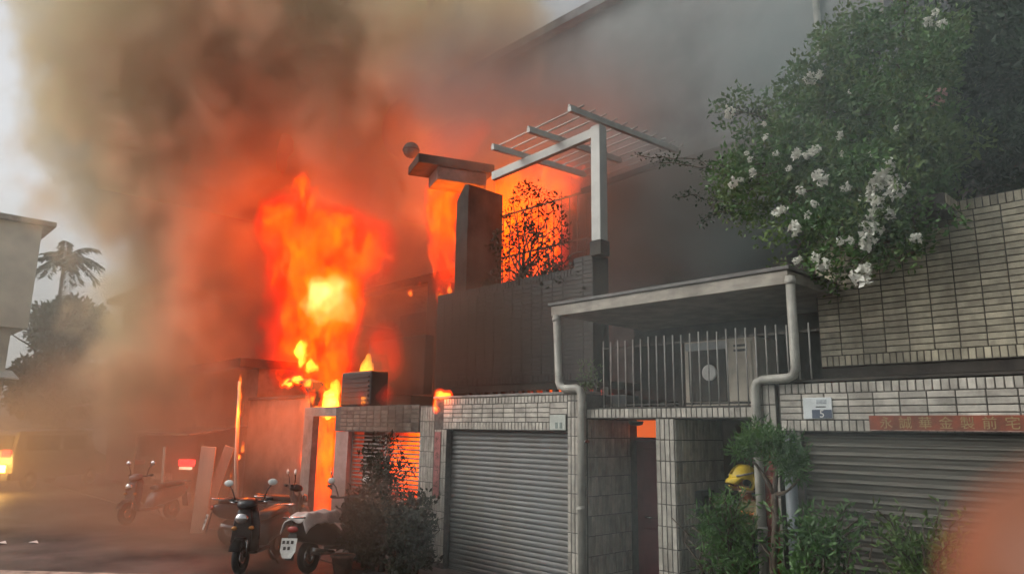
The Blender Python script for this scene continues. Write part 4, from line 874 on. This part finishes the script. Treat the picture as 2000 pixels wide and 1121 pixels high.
for s_, a_, b2 in ((-1, 'anl', 'tol'), (1, 'anr', 'tor')):
    p, q = Vector(J[a_][0]), Vector(J[b2][0]); MB().tube([p+Vector((0, 0, .16)), p, p+Vector((0, -.03, -.05))], [.062, .058, .055], 10).ell((p+q)/2+Vector((0, .02, -.02)), (.052, .15, .055), 14, 8).build('boot', M_RUB, ff)
MB().tube([(-.20, .06, 1.28), (-.06, .155, 1.27), (.06, .155, 1.27), (.20, .06, 1.28)], .016, 6).build('reflective_band', mat('reflective_orange', (.65, .22, .05), .4, .2, 6), ff)
hc = Vector((0, .15, 1.615))
MB().ell(hc+Vector((0, .105, -.045)), (.014, .022, .02), 10, 6).build('nose', M_SKIN, ff)
for s_ in (-1, 1):
    MB().ell(hc+Vector((s_*.034, .083, -.005)), (.012, .008, .009), 10, 6).build('eye', M_WHITE, ff); MB().ell(hc+Vector((s_*.092, -.005, -.03)), (.012, .02, .034), 10, 6).build('ear', M_SKIN, ff)
MB().ell(hc+Vector((0, .092, -.085)), (.026, .008, .006), 10, 6).build('mouth', mat('lips', (.35, .12, .09), .5, .1, 9), ff)
# helmet
YE = mat('helmet_yellow', (.66, .47, .04), .45, .25, 8); hel = thing('helmet_holder', '', '', (0, 0, 0)); bpy.data.objects.remove(hel)
rings = []; n = 24
for i in range(12):
    t_ = .03+i/11*1.92; z = .150*math.cos(t_); rr = math.sin(t_)
    rings.append([hc+Vector((.135*rr*math.cos(2*math.pi*k/n), .170*rr*math.sin(2*math.pi*k/n)-.004-max(0, -z)*(.55 if math.sin(2*math.pi*k/n) > .2 else 0), z+.03+max(0, math.sin(2*math.pi*k/n))*max(0, -z)*1.3)) for k in range(n)])
hs_ = MB().loft(rings, True).build('helmet', YE, ff)
vis = []
for y0, z0, w in ((.135, .055, .115), (.20, .018, .105), (.225, -.012, .09), (.215, -.018, .09), (.15, .030, .115)):
    vis.append([hc+Vector((w*math.sin(a), y0*math.cos(a*.55)-.02*(1-math.cos(a)), z0-.02*(1-math.cos(a)))) for a in [i*.3-1.35 for i in range(10)]])
MB().loft(vis, False).build('visor', YE, hs_)
MB().loft([[hc+Vector((.017*c, .174*math.sin(a)-.004, .153*math.cos(a)+.034)) for c in (-1, -.4, .4, 1)] for a in [i*.2-1.3 for i in range(14)]], False).build('ridge', YE, hs_)
GRS = mat('grey_reflective', (.34, .31, .29), .3, .4, 30); PCH = mat('peach_strap', (.5, .33, .2), .6, .2, 6)
def on_shell(ang, z, grow=1.03):
    t_ = math.acos(max(-1, min(1, (z-.03)/.150))); rr = math.sin(t_)*grow
    return hc+Vector((.135*rr*math.cos(ang), .170*rr*math.sin(ang)-.004, z))
for s_ in (-1, 1):
    A = lambda a: (a if s_ > 0 else math.pi-a)
    MB().tube([on_shell(A(a), .085-.03*(a-.1)) for a in [i*.16-.25 for i in range(9)]], .011, 6).build('reflective_strip', GRS, hs_)
    MB().ell(on_shell(A(.28), -.012, .96), (.022, .058, .038), 14, 8).build('ear_opening', M_BLACK, hs_)
    MB().tube([on_shell(A(-.25), .05, 1.02), on_shell(A(-.3), -.01, 1.06), hc+Vector((s_*.128, -.01, -.085)), hc+Vector((s_*.118, .07, -.075)), hc+Vector((s_*.095, .125, -.055))], [.020, .024, .018, .013, .009], 8).build('side_guard', YE, hs_)
    MB().tube([hc+Vector((s_*.115, -.14, -.085)), hc+Vector((s_*.128, -.02, -.105)), hc+Vector((s_*.112, .08, -.10)), hc+Vector((s_*.07, .125, -.105))], .012, 6).build('strap', PCH, hs_)
MB().loft([[hc+Vector((r_*math.sin(a), -r_*math.cos(a)*1.25, z)) for a in [i*.35-1.2 for i in range(8)]] for r_, z in ((.118, -.02), (.128, -.09), (.13, -.15))], False).build('neck_flap', NV, hs_)
fp = atY(1452, 935, 7.62)
ff.rotation_euler = (0, 0, R(226.6-90+18)); hv = Matrix.Rotation(ff.rotation_euler.z, 3, 'Z') @ hc; ff.location = (fp.x-hv.x, fp.y-hv.y, fp.z-hv.z-.02 if abs(fp.z-hv.z) < .12 else 0)
FFZ = ff.location.z

# the photographer's hand, its fingertip close in front of the lens
def cam_pt(px, py, d): return atD(px, py, d)
hd = thing('person', 'photographer holding up a blurred fingertip at the edge of the lens', 'person', tuple(atD(2400, 1300, .06)))
def cv(x, y, z): return CAM+RT*x+UP*y+FW*z      # metres right, up and ahead of the lens
s = .035/1400; tipc = ((2262-1000)*s, (560-1075)*s, .035)
JH = {'tip': (cv(tipc[0]-.0008, tipc[1]+.0045, tipc[2]), .0092), 'dip': (cv(tipc[0]+.003, tipc[1]-.016, tipc[2]+.002), .0108), 'pip': (cv(tipc[0]+.016, tipc[1]-.041, tipc[2]+.002), .0095), 'mcp': (cv(tipc[0]+.034, tipc[1]-.082, tipc[2]-.008), .012),
      'palm': (cv(tipc[0]+.050, tipc[1]-.115, tipc[2]-.012), (.024, .015)), 'wrist': (cv(tipc[0]+.066, tipc[1]-.165, tipc[2]-.02), .024), 'arm': (cv(tipc[0]+.10, tipc[1]-.28, tipc[2]-.08), .036), 'elbow': (cv(tipc[0]+.14, tipc[1]-.40, tipc[2]-.16), .045)}
BH = [('tip', 'dip'), ('dip', 'pip'), ('pip', 'mcp'), ('mcp', 'palm'), ('palm', 'wrist'), ('wrist', 'arm'), ('arm', 'elbow')]
for k, (dx, dy, ln) in enumerate(((.021, -.004, .9), (.041, -.012, .8), (.058, -.022, .65))):
    m0 = Vector(JH['mcp'][0])+RT*dx+UP*dy; a1 = m0+UP*.03*ln+FW*.016; a2 = a1+FW*.012-UP*.018*ln; a3 = a2-UP*.014-FW*.008
    for q, (p, r) in enumerate(((m0, .0105), (a1, .0092), (a2, .0085), (a3, .0075))): JH['k%d%d' % (k, q)] = (p, r)
    BH += [('palm', 'k%d0' % k)]+[('k%d%d' % (k, q), 'k%d%d' % (k, q+1)) for q in range(3)]
th0 = Vector(JH['palm'][0])-RT*.024-UP*.004; th1 = th0-RT*.012+UP*.028+FW*.008; th2 = th1+UP*.022+FW*.004
JH['th0'] = (th0, .013); JH['th1'] = (th1, .0105); JH['th2'] = (th2, .009); BH += [('palm', 'th0'), ('th0', 'th1'), ('th1', 'th2')]
o_ = ORIG[hd.name]; JH = {k: (tuple(Vector(v[0])-o_), v[1]) for k, v in JH.items()}
skin_obj('hand', JH, BH, mat('tanned_skin', (.235, .085, .042), .5, .12, 60), hd, 'palm')
# ================================================================== fire and smoke
FL = [flame_mat('flame_red', (1, .02, .0), .45, .35), flame_mat('flame_orange', (1, .024, .0), 1.0, .5), flame_mat('flame_yellow', (1, .20, .012), 1.7, .4), flame_mat('flame_white', (1, .66, .22), 3.4, .1), flame_mat('flame_amber', (1, .07, .0), 1.6, .4), flame_mat('flame_filament', (1, .085, .0), 5.0, .2), flame_mat('flame_lick', (1, .045, .0), 5.0, .3), flame_mat('flame_bright_lick', (1, .36, .03), 12.0, .2)]
def flame(label, blobs, voxel, levels, wsc=.9, wamp=1.0, stretch=(1, 1, .42), k=.3, lights=(), fine=.25, sheets=None):
    """nested glowing gas shells cut from one noisy field at several levels"""
    c = sum((Vector(b[0]) for b in blobs), Vector())/len(blobs); lo = min(b[0][2]-b[1][2]*.5 for b in blobs)
    t = thing('flame', label, 'flame', (c.x, c.y, lo))
    def fld(tr, p):
        q = warp(tr, p, wsc, wamp, stretch, 3); q = warp(tr, q, wsc*4.5, fine, stretch, 2); q = warp(tr, q, wsc*11, fine*.35, stretch, 2); return blob_field(tr, q, blobs, k)
    def sheet(tr, p):       # thin curling sheets where a stretched noise crosses its middle, inside the flame
        q = warp(tr, p, wsc*1.6, wamp*.6, stretch, 3); n_ = Ex(tr, noise(tr, vop(tr, 'MULTIPLY', q, (1, 1, .38)), 1.15*wsc, 2, .5))
        rid = (n_-.5)._m('ABSOLUTE')*-30.0+1.0; rid2 = (n_-.60)._m('ABSOLUTE')*-30.0+1.0
        return rid.max(rid2)._m('MINIMUM', fld(tr, p)*1.6-sheets[0])
    todo = [(iso, mi, nm, fld, voxel) for iso, mi, nm in levels]
    if sheets: todo += [(.12, sheets[1], 'flame_sheet', sheet, sheets[2])]
    for (iso, mi, nm, fn_, vx) in todo:
        me = mesh_from_field(nm, blobs, vx, fn_, iso, wamp*.6)
        if not me.vertices: continue
        n = len(me.vertices); co = np.empty(n*3, 'f4'); me.vertices.foreach_get('co', co); co = co.reshape(-1, 3)-np.array((c.x, c.y, lo), 'f4'); me.vertices.foreach_set('co', co.ravel())
        me.materials.clear(); me.materials.append(FL[mi]); me.polygons.foreach_set('material_index', [0]*len(me.polygons)); me.polygons.foreach_set('use_smooth', [True]*len(me.polygons))
        o = bpy.data.objects.new(nm, me); COL.objects.link(o); o.parent = t
        if nm in ('flame_sheet', 'flame_tongue'): o['kind'] = 'stuff'
    for p, e, r in lights:
        l = bpy.data.lights.new('firelight', 'POINT'); l.energy = e*FIRE; l.color = (1, .135, .003); l.shadow_soft_size = r
        lo_ = bpy.data.objects.new('firelight', l); COL.objects.link(lo_); lo_.parent = t; lo_.location = Vector(p)-Vector((c.x, c.y, lo))
    return t
FIRE = .34
def bl(px, py, Y, rx, rz, ry=.6, a=1.0): return (atY(px, py, Y), (rx, ry, rz), a)
flame('towering orange fire with blinding yellow heart at the burning house',
      [bl(645, 592, 8.3, 1.05, 1.25, .8, 1.5), bl(600, 690, 8.7, 1.2, 1.2, .7, .62), bl(585, 520, 8.7, 1.5, 1.4, .8, .72), bl(640, 470, 8.8, 1.9, 1.0, .8, .7), bl(548, 440, 8.8, 1.1, 1.0, .7, .6), bl(715, 500, 8.8, 1.2, 1.0, .6, .5), bl(588, 375, 8.6, .34, .6, .3, .8), bl(605, 415, 8.6, .34, .6, .3, .9), bl(650, 432, 8.6, .85, .26, .3, .85), bl(645, 710, 8.7, 1.0, 1.0, .6, .6), bl(560, 620, 8.7, .9, 1.6, .7, .6), bl(545, 700, 8.7, .6, 1.0, .5, .55), bl(655, 775, 8.5, .7, .5, .4, .55)],
      .07, ((.03, 0, 'flame_envelope'), (.12, 0, 'flame_envelope'), (.24, 1, 'flame_body'), (.42, 4, 'flame_tongue'), (.50, 4, 'flame_tongue'), (.62, 2, 'flame_core'), (.72, 2, 'flame_core'), (.80, 3, 'flame_heart'), (.90, 3, 'flame_heart')), 1.0, 1.5, fine=.62, sheets=(.24, 5, .04),
      lights=((atY(640, 600, 8.4), 2600, .7), (atY(600, 470, 8.8), 1300, .7), (atY(640, 740, 8.2), 900, .5)))
flame('bright yellow flame pouring over the ledge above the orange opening', [bl(642, 790, 7.45, .32, .38, .25, 1.2), bl(625, 806, 7.45, .3, .12, .25, 1.0), bl(652, 765, 7.45, .22, .4, .2, .8)], .03, ((.1, 6, 'flame_body'), (.35, 7, 'flame_core'), (.6, 7, 'flame_heart')), 4.5, .42, fine=.2)
flame('ragged yellow flame leaping left below the blinding heart', [bl(592, 690, 7.9, .24, .55, .25, 1.1), bl(606, 715, 7.9, .2, .3, .2, 1.0), bl(585, 680, 7.9, .22, .25, .2, 1.0)], .03, ((.1, 6, 'flame_body'), (.45, 7, 'flame_core'), (.75, 7, 'flame_heart')), 4.5, .42, fine=.2)
flame('flame fringe along the burnt awning edge', [bl(562, 748, 7.55, .28, .14, .16, 1.0), bl(582, 742, 7.55, .3, .13, .16, 1.1), bl(600, 752, 7.55, .14, .22, .14, 1.0), bl(608, 785, 7.55, .1, .35, .12, .9)], .025, ((.1, 6, 'flame_body'), (.4, 7, 'flame_core')), 4.5, .38, fine=.2, lights=((atY(560, 800, 7.3), 380, .35),))
flame('curling orange flame right of the dark air conditioner', [bl(745, 665, 8.0, .55, .45, .35, 1.0), bl(765, 690, 8.0, .25, .5, .3, .9), bl(745, 740, 7.8, .12, .55, .15, .8), bl(752, 775, 7.6, .2, .2, .2, .8), bl(712, 780, 7.5, .16, .2, .15, 1.0)], .035, ((.05, 0, 'flame_envelope'), (.35, 1, 'flame_body')), 1.6, .5, fine=.12, lights=((atY(745, 700, 7.9), 160, .3),))
flame('pale pink flame standing in the gap beside the air conditioner', [bl(717, 730, 7.8, .14, .42, .15, 1.0), bl(714, 782, 7.5, .16, .14, .12, 1.0)], .03, ((.1, 7, 'flame_body'),), 5, .28, fine=.1)
flame('fire filling the balcony window behind the shrub', [bl(1000, 430, 11.9, 1.5, 1.7, .7, 1.2), bl(1050, 480, 11.9, 1.2, 1.2, .7, 1.0), bl(980, 510, 11.6, 1.0, 1.1, .6, 1.1), bl(1090, 380, 11.8, 1.0, .8, .6, .9), bl(1125, 350, 11.8, .5, .5, .5, .9), bl(1020, 360, 11.8, 1.2, .7, .6, .9)],
      .09, ((.03, 0, 'flame_envelope'), (.2, 1, 'flame_body'), (.38, 4, 'flame_tongue'), (.5, 4, 'flame_tongue'), (.62, 2, 'flame_core'), (.8, 2, 'flame_core')), 1.1, 1.2, sheets=(.15, 5, .055), lights=((atY(1000, 450, 11.4), 1500, .5), (atY(1100, 380, 10.6), 300, .4)))
flame('narrow sheet of fire between the partition wall and the smoke', [bl(866, 400, 9.4, .40, 1.3, .4, 1.25), bl(868, 480, 9.4, .36, 1.1, .4, 1.2), bl(872, 540, 9.3, .28, .7, .35, 1.1), bl(866, 370, 9.4, .45, .5, .4, 1.1)],
      .07, ((.03, 0, 'flame_envelope'), (.15, 1, 'flame_body'), (.3, 1, 'flame_body'), (.45, 4, 'flame_tongue')), 1.2, .35, sheets=(.2, 5, .045), lights=((atY(866, 430, 9.3), 500, .4),))
flame('fire inside the tall doorway opening beside the pink pillar', [bl(635, 880, 7.75, .8, 1.0, .4, 1.2), bl(642, 940, 7.7, .6, .8, .4, 1.2), bl(628, 990, 7.7, .6, .6, .4, 1.0)], .05, ((.02, 0, 'flame_envelope'), (.3, 1, 'flame_body'), (.78, 2, 'flame_core')), 1.5, .5, sheets=(.1, 5, .035), lights=((atY(635, 900, 7.9), 300, .3),))
flame('fire burning behind the louvred gate', [(Vector((-10.3, 8.0, 1.5)), (.6, .4, .7), 1.1), (Vector((-11.2, 8.0, 1.4)), (.8, .4, .7), 1.0), (Vector((-10.7, 8.0, 1.9)), (.9, .4, .5), .9)], .055, ((.03, 1, 'flame_envelope'), (.25, 4, 'flame_body'), (.5, 2, 'flame_core')), 1.5, .5, sheets=(.1, 5, .04), lights=(((-10.3, 7.9, 1.5), 180, .3),))
flame('small flame dripping at the left end of the garage coping', [bl(865, 770, 7.25, .22, .12, .15, 1.1), bl(853, 785, 7.2, .09, .22, .1, 1.0), bl(855, 797, 7.15, .06, .08, .06, 1.0)], .022, ((.1, 6, 'flame_body'), (.4, 7, 'flame_core')), 3.5, .25, fine=.08, lights=((atY(862, 775, 7.1), 14, .08),))
flame('red glow of fire in the slot under the sooty parapet', [(Vector((-8.0, 8.75, 2.62)), (.9, .3, .2), 1.1), (Vector((-7.5, 8.8, 2.62)), (.5, .3, .18), 1.0)], .045, ((.03, 1, 'flame_body'),), 1.5, .2, fine=.08, lights=(((-8.0, 8.6, 2.66), 60, .06),))
flame('flames climbing the thin burning post', [bl(467, 765, po_b.y-.05, .055, .35, .06, 1.0), bl(463, 815, po_b.y-.05, .045, .36, .05, .9), bl(470, 742, po_b.y-.05, .04, .2, .05, 1.0)], .022, ((.1, 6, 'flame_body'), (.35, 7, 'flame_core')), 4, .22, fine=.1, lights=((atY(467, 800, po_b.y-.1), 160, .1),))
flame('small flames on a branch right of the crossed planks', [bl(466, 890, 7.0, .13, .10, .08, 1.1), bl(475, 874, 7.0, .05, .17, .06, 1.0), bl(452, 925, 7.0, .04, .11, .05, 1.0)], .022, ((.1, 6, 'flame_body'), (.35, 7, 'flame_core')), 4, .25, fine=.1)
flame('loose tongue of red fire drifting high in the smoke', [bl(552, 300, 8.9, .18, .7, .2, 1.0), bl(560, 285, 8.9, .25, .35, .2, .8)], .05, ((.05, 0, 'flame_body'),), 1.6, .4)
flame('red flame licking above the charred roof slab', [bl(890, 275, 10.5, 1.3, .45, .5, 1.0), bl(780, 245, 10.5, .5, .8, .5, .9), bl(850, 285, 10.6, .8, .4, .5, .9)], .09, ((.04, 0, 'flame_envelope'),), 1.1, .7, lights=((atY(850, 270, 10.8), 300, .4),))
flame('speckled small fires on the burning balcony ledge', [bl(803, 572, 8.5, .10, .09, .08, 1.0), bl(818, 555, 8.5, .06, .10, .06, 1.0), bl(808, 560, 8.5, .04, .06, .05, 1.0), bl(835, 490, 8.6, .05, .10, .05, .9), bl(829, 500, 8.6, .05, .05, .05, .9), bl(862, 580, 8.5, .10, .22, .08, 1.0), bl(878, 570, 8.5, .08, .26, .08, 1.0)], .025, ((.15, 6, 'flame_body'), (.5, 7, 'flame_core')), 4, .35, fine=.2)

# smoke: one billowing mass, a grid of density with soft ragged edges
def smoke_volume(name, label, blobs, voxel, shade, dens, wsc, wamp, edge=.55, detail=.9, fine=0):
    def fld(tr, p):
        q = warp(tr, p, wsc, wamp, (1, 1, .8), 3); q = warp(tr, q, 1.3, fine, (1, 1, 1), 3) if fine else q; f = blob_field(tr, q, blobs, .3)
        n = noise(tr, vop(tr, 'MULTIPLY', p, (1, 1, .75)), .55, 4, .6); e = Ex(tr, n)
        n2 = noise(tr, p, 1.5, 3, .6); f = f+(e-.5)*detail+(Ex(tr, n2)-.5)*(detail*.35)
        m = tr.nodes.new('ShaderNodeMapRange'); m.interpolation_type = 'SMOOTHSTEP'; m.inputs['From Min'].default_value = 0; m.inputs['From Max'].default_value = edge
        tr.links.new(f.k, m.inputs[0]); return Ex(tr, m.outputs[0])*dens
    t, vc, out = vol_tree(name, blobs, voxel, fld, wamp*.5)
    sm = t.nodes.new('GeometryNodeSetMaterial'); t.links.new(vc.outputs[0], sm.inputs[0]); t.links.new(sm.outputs[0], out.inputs[0]); sm.inputs['Material'].default_value = shade
    me = bpy.data.meshes.new(name); o = bpy.data.objects.new(name, me); COL.objects.link(o); md = o.modifiers.new('density', 'NODES'); md.node_group = t
    me.materials.append(shade)
    return setp(o, label, 'smoke', None, 'stuff')
def smoke_mat(name, col, aniso=.1):
    m = bpy.data.materials.new(name); m.use_nodes = True; n = m.node_tree.nodes; n.remove(n['Principled BSDF'])
    v = n.new('ShaderNodeVolumePrincipled'); v.inputs['Color'].default_value = (*col, 1); v.inputs['Density'].default_value = 1.0; v.inputs['Anisotropy'].default_value = aniso
    m.node_tree.links.new(v.outputs[0], n['Material Output'].inputs['Volume']); return m
SM = smoke_mat('brown_smoke', (.87, .755, .53))
def sd(px, py, d, r, rz=None, a=1.0, ry=None): return (atD(px, py, d), (r, ry or r, rz or r), a)
smoke_volume('smoke_column', 'thick brown smoke column rolling up and left from the fire',
   [sd(660, 640, 22.5, 4.2, 4.2, 1.2), sd(560, 430, 24, 4.6, 4.4, 1.2), sd(470, 250, 22, 4.8, 4.6, 1.1), sd(390, 60, 21, 4.8, 4.8), sd(640, 110, 21, 5.0, 4.0), sd(320, 330, 20, 3.4, 3.0, .9), sd(195, 300, 21, 1.9, 2.0, .55), sd(840, 150, 18.5, 3.4, 3.0, .8), sd(770, 330, 19, 2.4, 2.6, 1.0), sd(410, 560, 21, 3.3, 3.4, 1.1), sd(370, 740, 20, 2.8, 2.6, 1.0), sd(480, 870, 21, 3.0, 2.8, 1.0), sd(980, 90, 17.5, 2.4, 2.2, .5), sd(800, 460, 19.5, 1.8, 2.2, 1.0), sd(240, 190, 21, 2.2, 2.4, .6)],
   .165, SM, .88, .42, 3.0, edge=.30, detail=1.5, fine=.9)
SM2 = smoke_mat('grey_smoke', (.50, .61, .62))
smoke_volume('smoke_drift', 'grey smoke drifting past the tall house above the pergola',
   [sd(1000, 240, 15.5, 2.4, 1.8, .9), sd(1180, 330, 13.2, 2.2, 1.5, .8), sd(1350, 400, 12.2, 2.0, 1.4, .8), sd(1220, 140, 14, 2.6, 1.8, .8), sd(1440, 120, 12.4, 2.0, 1.6, .7), sd(1420, 460, 11.4, 1.5, 1.2, .7), sd(900, 190, 16, 1.9, 1.8, .9), sd(970, 110, 15.5, 1.6, 1.3, .8), sd(1560, 120, 11, 1.5, 1.1, .60)],
   .17, SM2, .42, .35, 1.7)
SM3 = smoke_mat('black_smoke', (.22, .15, .11))
smoke_volume('dark_smoke', 'dark sooty smoke hanging before the sooty parapet and burning balcony',
   [sd(1010, 650, 12.2, 1.6, 1.3, 1.3), sd(900, 670, 13.0, 1.2, 1.3, 1.3), sd(800, 590, 14.6, 1.1, 2.0, 1.6), sd(785, 690, 14.2, .9, 1.2, 1.4), sd(715, 650, 14.6, .35, .5, .9), sd(690, 690, 14.6, .3, .35, .8), sd(770, 800, 12.2, .9, .6, .7), sd(720, 1020, 10.4, 1.1, .8, .8), sd(600, 1060, 10.6, .9, .7, .7), sd(490, 1050, 11.2, 1.2, .7, .9), sd(1200, 430, 12.4, 1.6, 1.4, .8), sd(1380, 400, 12.0, 1.6, 1.3, 1.0), sd(1240, 490, 11.8, 1.3, .9, .9), sd(1130, 610, 11.2, 1.1, 1.0, .7), sd(935, 500, 13.0, .6, 1.1, .7)],
     .15, SM3, .72, .5, 1.4)
smoke_volume('thin_smoke', 'thin bluish smoke veiling the flowering bush and the dark tree',
   [sd(1680, 120, 6.4, 2.2, 1.9, 1.0), sd(1900, 160, 6.0, 2.2, 1.9, 1.0), sd(1500, 60, 7.5, 2.0, 1.6, 1.0), sd(1300, 650, 7.2, 2.2, 1.7, .95), sd(1200, 990, 7.2, 1.9, 1.3, .95), sd(1680, 900, 5.6, 1.6, 1.3, .8), sd(930, 960, 8.4, 1.6, 1.2, .9)], .2, SM2, .055, .35, 1.2, detail=.35)
SM4 = smoke_mat('low_brown_smoke', (.58, .42, .28))
smoke_volume('low_smoke', 'dark brown smoke rolling low along the street at the left',
   [sd(40, 860, 20, 3.2, 2.0, 1.0), sd(200, 820, 18.5, 3.0, 2.2, 1.0), sd(350, 880, 17, 2.6, 1.9, 1.0), sd(450, 800, 18.5, 2.0, 1.8, .9), sd(150, 990, 15, 2.8, 1.4, .9), sd(380, 1030, 13, 2.0, 1.0, .8), sd(560, 1030, 11.5, 1.3, .9, .75), sd(560, 860, 14.2, 1.2, 1.2, .9)], .22, SM4, .26, .4, 1.5, detail=.5)
smoke_volume('street_smoke', 'pale smoke thinning out over the far end of the street',
   [sd(40, 560, 30, 7, 4.5, 1.0), sd(200, 680, 27, 5, 4, .9)], .5, smoke_mat('pale_smoke', (.88, .82, .72)), .04, .25, 1.0, detail=.4)
# the hazy air of the whole street
hz = bpy.data.materials.new('hazy_air'); hz.use_nodes = True; n = hz.node_tree.nodes; n.remove(n['Principled BSDF'])
v = n.new('ShaderNodeVolumePrincipled'); v.inputs['Color'].default_value = (.77, .81, .75, 1); v.inputs['Density'].default_value = .0022; v.inputs['Anisotropy'].default_value = .2
hz.node_tree.links.new(v.outputs[0], n['Material Output'].inputs['Volume'])
MB().box(-100, 30, -40, 70, -1.3, 24).build('haze', hz, None, kind='stuff', label='thin smoky air filling the street', cat='haze')
